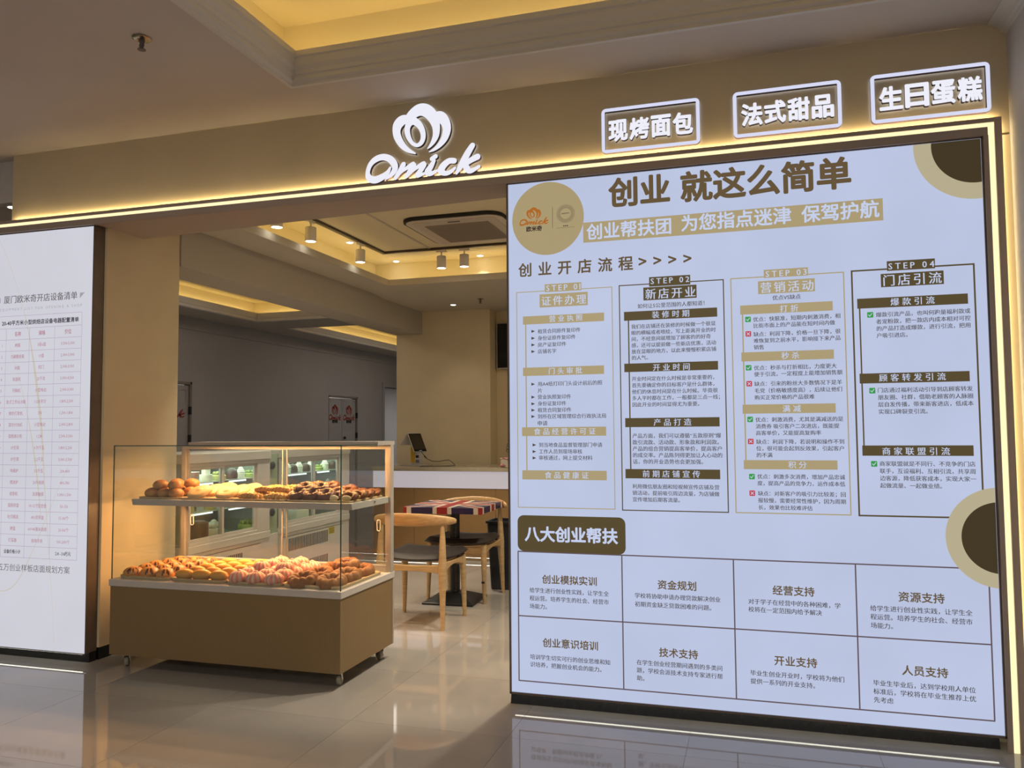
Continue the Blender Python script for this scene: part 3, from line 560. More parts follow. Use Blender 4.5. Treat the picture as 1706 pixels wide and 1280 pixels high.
# ================================================================== LEFT BACKLIT BOARD
ld = thing('price_list_lightbox', 'narrow backlit white board with a price table, left of the entrance', 'lightbox', (-4.2, D, 0))
LX0, LX1 = -4.605, -3.773
B(LX0, LX1, D+.001, D+.02, BZ0, 2.590).build('lit_panel', E_board2, ld)
mb = MB(); mb.box(LX0-.02, LX1-.001, D+.021, D+.0835, BZ0-.002, 2.596); mb.box(LX1, LX1+.006, D-.001, D+.0835, BZ0, 2.596)
mb.box(LX0-.01, LX1+.0, D-.001, D+.05, 2.590, 2.5965); mb.box(LX0, LX1+.0, D-.003, D+.001, BZ0-.005, BZ0)
mb.build('frame', M_bronze, ld)
B(LX0, LX1+.004, D+.03, D+.083, 0, BZ0-.003).build('plinth', M_black, ld)
B(LX0+.01, LX1-.02, D+.006, D+.012, BZ0-.0083, BZ0-.0045).build('led_strip', MATS['floor_led'], ld)
YL = D - .0004
for txt, x0, x1, z, c, bold, sp_ in DATA['LT']: put_text(pm(c), txt, x0, x1, z, YL-.0002, bold, sp_)
for sgn, x in ((1, -3.8655), (-1, -4.482)): pm('g').add([(x, YL, 2.191), (x+sgn*.035, YL, 2.191), (x, YL, 2.157)], [(0, 1, 2)])
cols_ = [-4.488, -4.4275, -4.2440, -4.0500, -3.8460]; zt = 2.073; zb = .596; rows_ = [zt, 1.995] + [1.995-.0700*i for i in range(1, 20)] + [zb]
lnm = MB()
for z in rows_: quad(lnm, cols_[0], cols_[-1], z-.0011, z+.0011, YL)
for i, x in enumerate(cols_): quad(lnm, x-.0011, x+.0011, zb, zt if i in (0, 4) else 1.995, YL)
lnm.build('printed_grid', ink('i'), ld)
rowt = [('', '名称', '规格', '价位'), ('1', '烤箱', '3层6盘', '3,500-5,000'), ('2', '冷藏醒发箱', '10盘', '2,000-3,000'), ('3', '冰箱', '四门', '2,000-3,000'), ('4', '和面机', '25千克', '3,000-4,500'),
  ('5', '开酥机', '小型电动', '2,000-3,000'), ('6', '卧式工作台冰箱', '1.5米平冷', '1,800-2,500'), ('7', '鲜奶打发机', '7升', '1,200-1,800'), ('8', '面包分块机', '小型电动', '2,000-2,800'), ('9', '蛋糕展示柜', '1.2米', '2,500-3,500'),
  ('10', '1P空调', '0.75千瓦', '1,800-2,200'), ('11', '3P空调', '2.2千瓦', '3,000-3,500'), ('12', '电磁炉', '3.5千瓦', '200-400'), ('13', '微波炉', '20升商用', '400-700'), ('14', '收银机', '双屏触摸', '1,000-1,500'),
  ('15', '蛋糕转盘', '10-12寸铝合金', '50-150'), ('16', '吐司模具', '450克带盖', '15-30/个'), ('17', '烤盘', '60×40厘米商用', '20-50/个'), ('18', '打蛋器', '商用手持', '100-200/个'), ('', '设备价格小计', '', '2.8 - 3.8万元')]
for ri, rw in enumerate(rowt):
    z = (rows_[ri+1]+rows_[ri+2])/2
    for ci, tx in enumerate(rw):
        if not tx: continue
        last = ri == 19; c = 's' if last else 'm'
        vs, fs = glyphs(tx, 1.6 if last or ri == 0 else .6, res=1); a = min(v.x for v in vs); b = max(v.x for v in vs)
        kz = .031 if ri == 0 else .0265; kx = kz*.82; cw = cols_[ci+1]-cols_[ci]
        if (b-a)*kx > cw*.94: kx = cw*.94/(b-a)
        xc = (cols_[ci]+cols_[ci+1])/2
        pm(c).add([(xc+(v.x-(a+b)/2)*kx, YL-.0002, z+(v.y-.37)*kz) for v in vs], fs)
for c, m_ in prn.items(): m_.build('printed_text', ink(c), ld)
cv = MB()
fnL = lambda u, v, d: (u, YL+.0002, v)
stroke(cv, [(-4.52, 2.585, .0012), (-4.44, 2.45, .0014), (-4.34, 2.225, .0016), (-4.255, 1.98, .003), (-4.19, 1.70, .008), (-4.13, 1.35, .008), (-4.09, .95, .003), (-4.02, .35, .0012), (-4.0, .1, .001)], fnL, None, 5)
stroke(cv, [(-4.47, 2.07, .001), (-4.336, 1.734, .0012), (-4.2415, 1.456, .003), (-4.17, 1.15, .006), (-4.12, .85, .002)], fnL, None, 5)
stroke(cv, [(-3.782, 1.35, .0008), (-3.86, 1.26, .001), (-3.95, 1.103, .0014), (-4.06, .88, .0016), (-4.153, .687, .0022), (-4.27, .477, .003), (-4.36, .40, .003), (-4.48, .385, .002)], fnL, None, 5)
cv.build('printed_curve', ink('c'), ld)

# ================================================================== CORRIDOR DOORS
M_door = mat('door_leaf_white', (.40, .39, .40), .5, noise=.04)
M_dark = mat('dark_plastic', (.02, .02, .022), .45)
M_red = mat('print_red', (.33, .05, .03), .5)
M_blk = mat('print_black', (.03, .025, .025), .5)
def door(name, y0, y1, zt, leaves, logos, knob_y):
    root = tag(bpy.data.objects.new(name, None), kind='structure'); COL.objects.link(root); root.location = (XW, (y0+y1)/2, 0)
    mb = MB(); mb.box(XW-.10, XW-.002, y0, y0+.03, 0, zt); mb.box(XW-.10, XW-.002, y1-.03, y1, 0, zt); mb.box(XW-.10, XW-.002, y0, y1, zt-.03, zt)
    mb.build('door_frame', mat('door_frame_grey', (.25, .22, .19), .5), root)
    w_ = (y1-y0-.06)/leaves
    for i in range(leaves):
        a = y0+.03+i*w_; lf = B(XW-.07, XW-.03, a+.004, a+w_-.004, .01, zt-.045).build('door_leaf', M_door, root, bevel=.003)
        yc = a+w_/2 if logos[i] is None else logos[i]
        k = .36*w_/.5
        mb = MB(); small_logo(mb, fit_logo(yc-.21*w_/.5, yc+.21*w_/.5, 1.525, 1.80, lambda a, b: (XW-.0285, a, b))); mb.build('printed_logo', M_red, lf)
        mb = MB(); vs, fs = glyphs('欧米奇', 4); b_ = max(v.x for v in vs)
        mb.add([(XW-.0285, yc + (v.x-b_/2)*.062, 1.485 + v.y*.062) for v in vs], fs); mb.build('printed_text', M_blk, lf)
        # scroll ornaments in the corners and low on the leaf
        mb = MB()
        for sy in (-1, 1):
            stroke(mb, [(yc+sy*w_*.42, 1.72, .001), (yc+sy*w_*.43, 1.86, .003), (yc+sy*w_*.36, 1.88, .003), (yc+sy*w_*.28, 1.86, .001)], lambda u, v, d: (XW-.0285, u, v), None, 4)
            stroke(mb, [(yc+sy*w_*.44, 1.20, .001), (yc+sy*w_*.42, 1.05, .004), (yc+sy*w_*.30, 1.02, .003), (yc+sy*w_*.36, .92, .004), (yc+sy*w_*.42, .80, .001)], lambda u, v, d: (XW-.0285, u, v), None, 4)
        stroke(mb, [(yc-.12, 1.05, .002), (yc, 1.12, .005), (yc+.12, 1.05, .002)], lambda u, v, d: (XW-.0285, u, v), None, 4)
        tag(mb.build('printed_scroll', mat('print_wine', (.10, .03, .03), .5), lf), kind='stuff')
    MB().lathe([(.0, 0), (.022, .005), (.026, .02), (.02, .035), (0, .04)], n=14).xform(Matrix.Translation((XW-.03, knob_y, 1.22)) @ Matrix.Rotation(PI/2, 4, 'Y')).build('door_handle', M_dark, root, smooth=True)
    for z in (1.62, 1.26):
        B(XW-.03, XW+.008, y1-.035, y1-.012, z-.05, z+.05).build('hinge', M_dark, root)
    return root
door('door_1', 12.16, 13.22, 1.955, 2, [None, None], 12.76)
door('door_2', 7.80, 8.70, 1.985, 1, [8.25], 7.95)
# ceiling lamp in the room behind the open doorway
rl = thing('ceiling_panel_light', 'bright ceiling light seen through the open doorway', 'light', (-7.7, 14.95, 2.3))
B(-8.0, -7.3, 14.6, 15.3, 2.30, 2.34).build('housing', M_lampw, rl); B(-7.97, -7.33, 14.63, 15.27, 2.292, 2.301).build('diffuser', E_hall, rl)
struct('ceiling_room_beyond', B(-8.5, -7.02, 13.5, 16.5, 2.34, 2.40), M_white)

# ================================================================== PASTRY CASE
CX0, CX1, CY0, CY1 = -3.575, -2.083, 3.812, 4.470
YB = 4.425
M_lam = mat('oak_laminate', (.235, .158, .072), .5, noise=.03, nscale=6, stretch=(14, 14, 1), bump=.02, bscale=200)
M_slab = mat('grey_white_board', (.56, .53, .50), .4, noise=.03)
case = thing('pastry_case', 'glass pastry display case on a brown cabinet with castors', 'display case', ((CX0+CX1)/2, 4.14, 0))
B(CX0+.01, CX1-.006, CY0+.004, CY1-.01, .081, .468).build('cabinet_body', M_lam, case, bevel=.0015)
B(CX1-.0065, CX1-.004, CY1-.022, CY1-.006, .081, .468).build('edge_strip', M_alu, case)
B(CX0, CX1, CY0, CY1, .467, .506).build('base_slab', M_slab, case, bevel=.004)
GZ0, GZ1 = .506, 1.268
def pane(name, *b):
    o = B(*b).build(name, M_glass, case); return o
pane('glass_pane', CX0+.012, CX1-.012, CY0+.014, CY0+.019, GZ0, GZ1)
pane('glass_pane', CX0+.008, CX0+.012, CY0+.014, CY1-.05, GZ0, GZ1)
pane('glass_pane', CX1-.013, CX1-.009, CY0+.014, CY1-.05, GZ0, GZ1)
pane('glass_pane', CX0+.008, CX1-.009, CY0+.014, YB-.186, GZ1, GZ1+.005)
# polished green glass edges
mb = MB(); e = .0022
mb.box(CX0+.007, CX1-.008, CY0+.0125, CY0+.0185, GZ1, GZ1+.0055)
mb.box(CX0+.007, CX0+.0125, CY0+.0125, CY0+.0165, GZ0, GZ1); mb.box(CX1-.0135, CX1-.008, CY0+.0125, CY0+.0165, GZ0, GZ1)
mb.box(CX1-.0125, CX1-.009, CY0+.014, CY1-.05, GZ1, GZ1+.0035)
mb.build('glass_edge', M_glasse, case)
# aluminium rear frame

for x in (CX0, CX1-.032): B(x, x+.032, YB-.012, YB+.03, GZ0, 1.262).build('frame_post', M_alu, case, bevel=.002)
B(CX0+.032, CX1-.032, YB-.012, YB+.03, GZ0, .545).build('bottom_rail', M_slab, case, bevel=.002)
mb = MB(); mb.box(CX0+.19, CX1, YB-.185, YB+.04, 1.262, 1.284); mb.box(CX0+.19, CX1, YB-.185, YB-.181, 1.2555, 1.262)
mb.build('top_bar', M_alu, case)
B(CX0+.032, CX1-.032, YB-.012, YB+.03, 1.236, 1.262).build('top_rail', M_alu, case)
B(CX0+.20, CX1-.05, YB-.170, YB-.155, 1.2595, 1.2618).build('warm_lamp_strip', emit('warm_case_lamp', (1.0, .52, .20), 1.0, base=0), case)
for i, (x0, x1, dy) in enumerate(((CX0+.034, -2.80, .012), (-2.83, CX1-.034, .0))):
    dr = B(x0, x1, YB-.004+dy, YB+dy, .55, 1.234).build('sliding_door', M_glass, case)
    mb = MB(); mb.box(x0, x0+.006, YB-.006+dy, YB+.002+dy, .55, 1.234); mb.box(x1-.006, x1, YB-.006+dy, YB+.002+dy, .55, 1.234)
    tag(mb.build('door_edge', M_alu, dr), kind='stuff')
    hx = x0+.045 if i == 0 else x1-.045
    mb = MB(); mb.tube([(hx + .011*math.cos(a)*1, YB-.012+dy, .78 + (.022 if math.sin(a) > 0 else -.022) + .011*math.sin(a)) for a in [2*PI*k/16 for k in range(17)]], .0035, 8)
    mb.build('door_pull', M_lampw, dr, smooth=True)
mb = MB(); mb.prism([(3.945, .953), (3.955, .917), (YB-.014, .917), (YB-.014, .953)], lambda y, z, x: (x, y, z), CX0+.03, CX1-.013)
sh_ = mb.build('shelf', M_slab, case, bevel=.002)
for x in (CX0+.03, CX1-.02): MB().tube([(x, YB-.2, .935), (x, YB-.2, .945)], .012, 12).build('shelf_bracket', M_chrome, case, smooth=True)
def caster(x, y, rz):
    M = Matrix.Translation((x, y, 0)) @ Matrix.Rotation(rz, 4, 'Z')
    mb = MB(); mb.box(-.022, .022, -.022, .022, .074, .081)
    for s in (-1, 1): mb.prism([(-.012, .074), (.014, .074), (.030, .030), (.018, .018), (.008, .030)], lambda a, b, c: (c, a, b), s*.0145-.0015, s*.0145+.0015)
    mb.xform(M); c = mb.build('caster', M_chrome, case)
    mb = MB().lathe([(.004, -.011), (.024, -.011), (.0275, -.007), (.0275, .007), (.024, .011), (.004, .011)], n=20).xform(M @ Matrix.Translation((0, .018, .0275)) @ Matrix.Rotation(PI/2, 4, 'Y'))
    mb.build('wheel', mat('caster_rubber', (.36, .34, .28), .5), c, smooth=True)
caster(-3.50, 3.88, .5); caster(-2.135, 3.885, .2); caster(-2.13, 4.385, 1.1); caster(-3.50, 4.39, -.4)
# the case's own warm lamp
area((-2.75, YB-.163, 1.2588), 1.2, .012, 18, (1.0, .50, .18), name='case_lamp_light')

B(CX0+.06, CX1-.05, YB-.06, YB-.045, .9095, .9168).build('warm_lamp_strip', MATS['warm_case_lamp'], case)
area((-2.82, YB-.09, .905), 1.35, .03, 17, (1.0, .50, .19), rot=(-.55, 0, 0), name='case_lamp_light')

# ---- trays
M_tray = mat('bamboo_tray', (.50, .36, .20), .5, noise=.12, nscale=10, stretch=(3, 30, 3))
def tray(x0, x1, y0, y1, z, label, h=.016):
    cx, cy = (x0+x1)/2, (y0+y1)/2
    t = thing('serving_tray', label, 'tray', (cx, cy, z), 'bread trays in the pastry case')
    pts = rrect(x0, x1, y0, y1, .03); inn = rrect(x0+.012, x1-.012, y0+.012, y1-.012, .022); n = len(pts)
    mb = MB(); mb.add([(a, b, z) for a, b in pts] + [(a, b, z+.006) for a, b in inn], [list(range(n))[::-1], list(range(n, 2*n))]); mb.build('tray_floor', M_tray, t)
    o2 = rrect(x0-.004, x1+.004, y0-.004, y1+.004, .034)
    mb = MB(); mb.add([(a, b, z) for a, b in pts] + [(a, b, z+h) for a, b in o2] + [(a, b, z+h) for a, b in rrect(x0+.006, x1-.006, y0+.006, y1-.006, .026)] + [(a, b, z+.005) for a, b in inn],
        [(r*n+i, r*n+(i+1) % n, (r+1)*n+(i+1) % n, (r+1)*n+i) for r in range(3) for i in range(n)])
    mb.build('tray_rim', M_tray, t, smooth='all')
    return t
tz = .5065; tw = .352
tx = [CX0+.030 + i*.360 for i in range(4)]
tl = ['tray holding the brown-striped buns at the left end of the case', 'tray holding the oval orange buns', 'tray holding the pink ribbed buns', 'tray holding the brown ring cakes, nearest the glass corner']
for i in range(4): tray(tx[i], tx[i]+tw, CY0+.045, CY0+.545, tz, tl[i])
ul = ['shelf tray under the round brown rolls', 'shelf tray under the pale flat breads', 'shelf tray under the braided breads', 'shelf tray under the chocolate rolls']
ux = [-3.53, -3.235, -2.875, -2.52]; uw = [.285, .35, .345, .40]
for i in range(4): tray(ux[i], ux[i]+uw[i], 3.975, 4.39, .9535, ul[i], h=.011)

# ---- breads (one of each kind, then copies)
def crust(name, top, side, bump=.15, rough=.42, lo=.2, hi=.8):
    m = mat(name, top, rough, bump=bump, bscale=90, spec=.4); nt = m.node_tree; b = nt.nodes['Principled BSDF']
    tc = nt.nodes.new('ShaderNodeTexCoord'); sp_ = nt.nodes.new('ShaderNodeSeparateXYZ'); nt.links.new(tc.outputs['Generated'], sp_.inputs[0])
    n = nt.nodes.new('ShaderNodeTexNoise'); n.inputs['Scale'].default_value = 4; nt.links.new(tc.outputs['Generated'], n.inputs['Vector'])
    ad = nt.nodes.new('ShaderNodeMath'); ad.operation = 'MULTIPLY_ADD'; ad.inputs[1].default_value = .5; nt.links.new(n.outputs['Fac'], ad.inputs[0]); nt.links.new(sp_.outputs['Z'], ad.inputs[2])
    r = nt.nodes.new('ShaderNodeMapRange'); r.inputs['From Min'].default_value = lo+.25; r.inputs['From Max'].default_value = hi+.25; nt.links.new(ad.outputs[0], r.inputs[0])
    mx = nt.nodes.new('ShaderNodeMix'); mx.data_type = 'RGBA'; mx.inputs[6].default_value = (*side, 1); mx.inputs[7].default_value = (*top, 1)
    nt.links.new(r.outputs[0], mx.inputs[0]); nt.links.new(mx.outputs[2], b.inputs['Base Color']); return m
M_bun = crust('crust_brown', (.42, .17, .045), (.62, .34, .12))
M_oval = crust('crust_orange', (.80, .38, .07), (.62, .33, .10), bump=.08)
M_pale = crust('crust_pale', (.78, .50, .22), (.80, .60, .36))
M_braid = crust('crust_braid', (.62, .30, .07), (.66, .42, .16))
M_choc = mat('chocolate', (.055, .018, .009), .35, noise=.3, nscale=30, bump=.2)
M_chocd = crust('chocolate_bread', (.10, .032, .016), (.22, .08, .035))
M_cream = mat('cream_filling', (.70, .58, .36), .5)
M_pinka = mat('pink_icing', (.80, .27, .22), .5, noise=.15, nscale=25, bump=.15)
M_pinkb = mat('pink_icing_pale', (.92, .60, .50), .5)
M_ringc = crust('cinnamon_crust', (.30, .115, .030), (.36, .17, .055), bump=.3, rough=.6)
M_dusk = mat('striped_bun_crust', (.66, .29, .075), .45, noise=.1, nscale=20, bump=.1)
proto = {}
def kind(key, name, mb, mats):
    o = mb.build(name, mats, smooth='all'); COL.objects.unlink(o); proto[key] = (o, min(v[2] for v in mb.v)); return o
kind('roll', 'bread_roll', MB().ball((0,0,.026), (.052, .050, .036), 20, 12, fr=lambda t, p: 1 + .03*math.sin(3*t), floor=-.026), M_bun)
def striped():
    mb = MB(); mb.ball((0,0,.022), (.060, .060, .040), 40, 12, fr=lambda t, p: 1 + .03*math.cos(8*t)*math.sin(p), floor=-.022, matf=lambda k, i: 1 if (k*7+3*(k//5)) % 5 in (0, 1, 2) and (k//3) % 5 != 2 and 2 <= i <= 4 + (k % 2) else 0)
    return mb
kind('striped', 'striped_bun', striped(), [M_dusk, mat('dark_glaze_stripe', (.10, .028, .010), .35, noise=.3, nscale=30)])
kind('oval', 'oval_bun', MB().ball((0,0,.024), (.055, .034, .030), 22, 12, fr=lambda t, p: 1 + .04*math.cos(2*t), floor=-.024), M_oval)
def pink():
    mb = MB(); mb.ball((0,0,.026), (.058, .058, .040), 48, 12, fr=lambda t, p: 1 - .13*(1-abs(math.sin(6*t)))**2*math.sin(p), floor=-.026, matf=lambda k, i: 1 if (k % 4) in (3, 0) and i >= 1 else 0)
    mb.cur = 1; mb.lathe([(0.014, 0), (.012, .006), (.004, .009)], (0, 0, .062), 10)
    return mb
kind('pink', 'ribbed_bun', pink(), [M_pinka, M_pinkb])
def ringcake(R=.054, r=.029, fl=9, am=.17, n=72, m=14, zs=1.15):
    vs = []; fs = []
    for i in range(n):
        t = 2*PI*i/n; q = 1 + am*(abs(math.sin(fl*t/2)) - .6)
        for k in range(m):
            p = 2*PI*k/m; rr = R + r*q*math.cos(p); vs.append((rr*math.cos(t), rr*math.sin(t), max(r*zs*q*math.sin(p), -.020)+.020))
    for i in range(n):
        for k in range(m): fs.append((i*m+k, ((i+1) % n)*m+k, ((i+1) % n)*m+(k+1) % m, i*m+(k+1) % m))
    return MB().add(vs, fs)
kind('ring', 'ring_cake', ringcake(), M_ringc)
def flatb():
    mb = MB(); mb.lathe([(0.0001, 0), (.05, 0), (.062, .008), (.064, .016), (.056, .024), (.045, .023), (.035, .027), (.024, .023), (.012, .028), (.0001, .029)], n=32, rf=lambda a, z: 1+.02*math.sin(5*a)); return mb
kind('flat', 'flat_bread', flatb(), M_pale)
def braid():
    mb = MB()
    for i in range(6):
        x = -.055+i*.022; s = 1 - .11*abs(i-2.5)
        for sy in (-1, 1): mb.ball((x + (.006 if sy > 0 else -.005), sy*.014*s, .020*s), (.020*s, .019*s, .020*s), 12, 8, floor=-.020*s)
    return mb
kind('braid', 'braided_bread', braid(), M_braid)
def chocring():
    mb = ringcake(.036, .023, 6, .05, 36, 12, 1.0); mb.m = [0]*len(mb.m)
    for k in range(5):
        a = 2*PI*k/5; mb.cur = 1; mb.tube([(.022*math.cos(a), .022*math.sin(a), .038), (.036*math.cos(a+.3), .036*math.sin(a+.3), .044), (.055*math.cos(a+.5), .055*math.sin(a+.5), .030)], [.001, .003, .001], 6)
    return mb
kind('chocring', 'chocolate_ring', chocring(), [M_chocd, M_braid])
def chocroll():
    mb = MB(); mb.m = []
    # two curled halves around a cream slice
    for s in (-1, 1):
        pts = [(s*.012 + s*(.030*math.cos(a)), -.005+.03*math.sin(a), .024+.012*math.sin(a)) for a in [-.9+i*.45 for i in range(9)]]
        mb.cur = 0; mb.tube(pts, [.006, .014, .018, .020, .020, .019, .016, .011, .004], 10)
    mb.cur = 1; mb.ball((0, -.034, .018), (.034, .010, .017), 16, 8)
    mb.cur = 0; mb.ball((0, .004, .012), (.048, .038, .012), 18, 8, floor=-.012)
    return mb
kind('chocroll', 'chocolate_roll', chocroll(), [M_chocd, M_cream])
used = set()
def put(key, x, y, z, rz, sc, label, cat, group, tilt=0):
    o = proto[key][0]
    if key in used: o = o.copy()
    used.add(key); COL.objects.link(o); o.location = (x, y, z - proto[key][1]*sc); o.scale = (sc, sc, sc)
    o.rotation_euler = (tilt, 0, rz); return tag(o, label, cat, group)
ordw = ['first', 'second', 'third', 'fourth', 'fifth', 'sixth']
roww = ['front', 'second', 'third', 'fourth', 'rear']
def grid(key, name, x0, x1, y0, y1, z, nx, ny, sc, cat, group, where, jit=.006, rzf=lambda: random.uniform(-PI, PI), layer='', tilt=0):
    for j in range(ny):
        for i in range(nx):
            x = x0 + (x1-x0)*(i/(nx-1) if nx > 1 else .5) + random.uniform(-jit, jit); y = y0 + (y1-y0)*(j/(ny-1) if ny > 1 else .5) + random.uniform(-jit, jit)
            row = roww[j] if j < ny-1 or ny == 1 else 'rear'
            lab = '%s, %s from left, %s%s row, %s' % (name, ordw[i], layer, row, where)
            put(key, x, y, z, rzf(), sc*random.uniform(.96, 1.04), lab, cat, group, tilt)
zt_ = tz+.0065
a = tx[0]; grid('striped', 'brown-striped bun', a+.062, a+.290, CY0+.095, CY0+.485, zt_, 3, 5, .93, 'bun', 'striped buns on the left tray', 'left tray')
a = tx[1]; grid('oval', 'oval orange bun', a+.062, a+.290, CY0+.085, CY0+.49, zt_, 3, 5, 1.05, 'bun', 'oval buns on the second tray', 'second tray', rzf=lambda: random.uniform(-.12, .12), jit=.004)
a = tx[2]; grid('pink', 'pink ribbed bun', a+.065, a+.290, CY0+.085, CY0+.48, zt_, 3, 5, .98, 'bun', 'pink buns on the third tray', 'third tray', jit=.005)
grid('pink', 'pink ribbed bun', a+.11, a+.25, CY0+.24, CY0+.42, zt_+.034, 2, 3, .88, 'bun', 'pink buns on the third tray', 'third tray', layer='upper ')
a = tx[3]; grid('ring', 'brown fluted ring cake', a+.092, a+.262, CY0+.115, CY0+.46, zt_, 2, 3, 1.02, 'cake', 'ring cakes on the right tray', 'right tray', jit=.004, rzf=lambda: random.uniform(-.15, .15), tilt=.16)
put('ring', a+.185, CY0+.42, zt_+.040, .1, .95, 'brown fluted ring cake lying on top of the others', 'cake', 'ring cakes on the right tray', tilt=.12)
uz = .9535+.0065
a = ux[0]; grid('roll', 'round brown roll', a+.055, a+.23, 4.035, 4.28, uz, 3, 3, .88, 'roll', 'round rolls on the shelf', 'left end of shelf', jit=.003)
grid('roll', 'round brown roll', a+.095, a+.205, 4.06, 4.20, uz+.047, 2, 2, .88, 'roll', 'round rolls on the shelf', 'left end of shelf', layer='upper ', jit=.003)
a = ux[1]; grid('flat', 'pale flat bread', a+.085, a+.27, 4.06, 4.30, uz+.020, 2, 3, 1.12, 'bread', 'flat breads on the shelf', 'on the shelf', tilt=.42, jit=.003, rzf=lambda: random.uniform(-.12, .12))
a = ux[2]; grid('braid', 'braided bread', a+.085, a+.265, 4.03, 4.30, uz, 2, 4, 1.0, 'bread', 'braided breads on the shelf', 'on the shelf', rzf=lambda: random.uniform(-.15, .15), jit=.003)
grid('braid', 'braided bread', a+.13, a+.235, 4.12, 4.23, uz+.034, 2, 2, .95, 'bread', 'braided breads on the shelf', 'on the shelf', layer='upper ', rzf=lambda: random.uniform(-.15, .15), jit=.003)
a = ux[3]; grid('chocring', 'dark chocolate ring bread', -2.475, -2.30, 4.045, 4.30, uz+.014, 3, 3, .98, 'bread', 'chocolate rings on the shelf', 'on the shelf', jit=.003, tilt=.45, rzf=lambda: random.uniform(-.3, .3))
grid('chocring', 'dark chocolate ring bread', -2.47, -2.37, 4.10, 4.22, uz+.045, 2, 2, .95, 'bread', 'chocolate rings on the shelf', 'on the shelf', layer='upper ', jit=.003, tilt=.35, rzf=lambda: random.uniform(-.3, .3))
grid('chocroll', 'split chocolate roll with cream', -2.245, -2.155, 4.04, 4.33, uz, 2, 4, .92, 'bread', 'chocolate rolls on the shelf', 'right end of shelf', jit=.003, rzf=lambda: random.uniform(-.2, .2))

# ================================================================== CAKE SHOWCASES
M_fr = mat('showcase_enamel', (.60, .57, .55), .35, noise=.02)
M_fin = mat('showcase_interior', (.34, .38, .33), .6)
M_slit = mat('vent_black', (.015, .015, .015), .7)
XF = -3.737
def showcase(y0, y1, wy0, wy1, div, label, vents, sticker=None):
    g = thing('cake_showcase', label, 'showcase', (XF-.32, (y0+y1)/2, 0), 'refrigerated cake showcases behind the pastry case')
    XB = XF-.62
    B(XB, XF, y0, y1, .04, .50).build('base_cabinet', M_fr, g, bevel=.004)
    B(XB, XF+.006, y0-.002, y1+.002, .50, .555).build('sill', M_fr, g, bevel=.004)
    B(XB, XF+.010, y0-.004, y1+.004, 1.125, 1.195).build('top', M_fr, g, bevel=.006)
    mb = MB(); mb.box(XB, XB+.02, y0, y1, .555, 1.125); mb.box(XB, XF-.03, y0, y0+.018, .555, 1.125); mb.box(XB, XF-.03, y1-.018, y1, .555, 1.125); mb.box(XB, XF-.03, y0, y1, .548, .556)
    mb.build('liner', M_fin, g)
    mb = MB(); mb.box(XF-.04, XF, y0, wy0, .555, 1.125); mb.box(XF-.04, XF, wy1, y1, .555, 1.125); mb.box(XF-.04, XF, wy0, wy1, 1.10, 1.125); mb.box(XF-.04, XF, wy0, wy1, .555, .578)
    mb.build('window_frame', M_fr, g, bevel=.002)
    for k, (a, b, dx) in enumerate(((wy0, div+.015, .0), (div-.015, wy1, -.014))):
        dr = B(XF-.016+dx, XF-.012+dx, a, b, .58, 1.10).build('sliding_pane', glass('showcase_glass', (.93, .97, .94), .05), g)
        mb = MB(); x0, x1 = XF-.02+dx, XF-.006+dx
        mb.box(x0, x1, a, a+.022, .58, 1.10); mb.box(x0, x1, b-.022, b, .58, 1.10); mb.box(x0, x1, a+.022, b-.022, .58, .60); mb.box(x0, x1, a+.022, b-.022, 1.08, 1.10)
        mb.build('pane_frame', M_fr, dr)
    for z in (.985, .775):
        s_ = B(XB+.05, XF-.05, y0+.02, y1-.02, z-.006, z).build('glass_shelf', mat('shelf_glass_green', (.55, .62, .55), .2), g)
        B(XF-.075, XF-.062, div-.32, div-.04, z-.020, z-.008).build('tube_light', E_cool, s_)
        B(XF-.075, XF-.062, div+.16, div+.36, z-.020, z-.008).build('tube_light', E_cool, s_)
    area((XF-.15, (y0+y1)/2, 1.118), .2, y1-y0-.2, 2.6, (.92, 1.0, .88), name='showcase_light')
    area((XF-.2, (y0+y1)/2, .96), .2, y1-y0-.2, .5, (.92, 1.0, .88), name='showcase_light')
    area((XF-.2, (y0+y1)/2, .75), .2, y1-y0-.2, .4, (.92, 1.0, .88), name='showcase_light')
    for (a, b, z0, z1, n) in vents:
        mb = MB()
        for i in range(n):
            y = a+(b-a)*i/(n-1); mb.box(XF-.004, XF+.0015, y-.006, y+.006, z0, z1)
        tag(mb.build('vent_slits', M_slit, g), kind='stuff')
    mb = MB(); mb.box(XF, XF+.0012, y0+.02, y1-.12, .470, .473); mb.build('panel_joint', M_slit, g)
    if sticker:
        st = B(XF, XF+.0015, sticker[0], sticker[1], .405, .465).build('warning_label', mat('label_yellow', (.62, .50, .04), .5), g)
        mb = MB()
        for i in range(4): mb.box(XF+.0015, XF+.0022, sticker[0]+.01, sticker[1]-.01, .413+i*.013, .418+i*.013)
        tag(mb.build('label_print', M_blk, st), kind='stuff')
    return g
s1 = showcase(4.66, 5.665, 4.70, 5.50, 5.075, 'white cake showcase beside the left pillar', [(4.99, 5.30, .30, .43, 15)])
B(XF-.002, XF+.002, 5.46, 5.60, .20, .34).build('vent_opening', M_slit, s1)
s2 = showcase(5.830, 6.99, 5.895, 6.81, 6.36, 'white cake showcase farther from the left pillar, with yellow sticker', [(5.95, 6.58, .345, .45, 27), (5.95, 6.58, .12, .235, 27)], (6.60, 6.71))
gp = thing('green_partition', 'pale green panel with dark round knobs between the cake showcases', 'panel', (XF-.1, 5.75, 0))
B(XF-.5, XF-.03, 5.675, 5.822, .52, 1.165).build('panel', mat('pale_green', (.33, .42, .30), .35), gp, bevel=.003)
B(XF-.5, XF-.02, 5.675, 5.822, 0, .52).build('lower_box', M_fr, gp, bevel=.003)
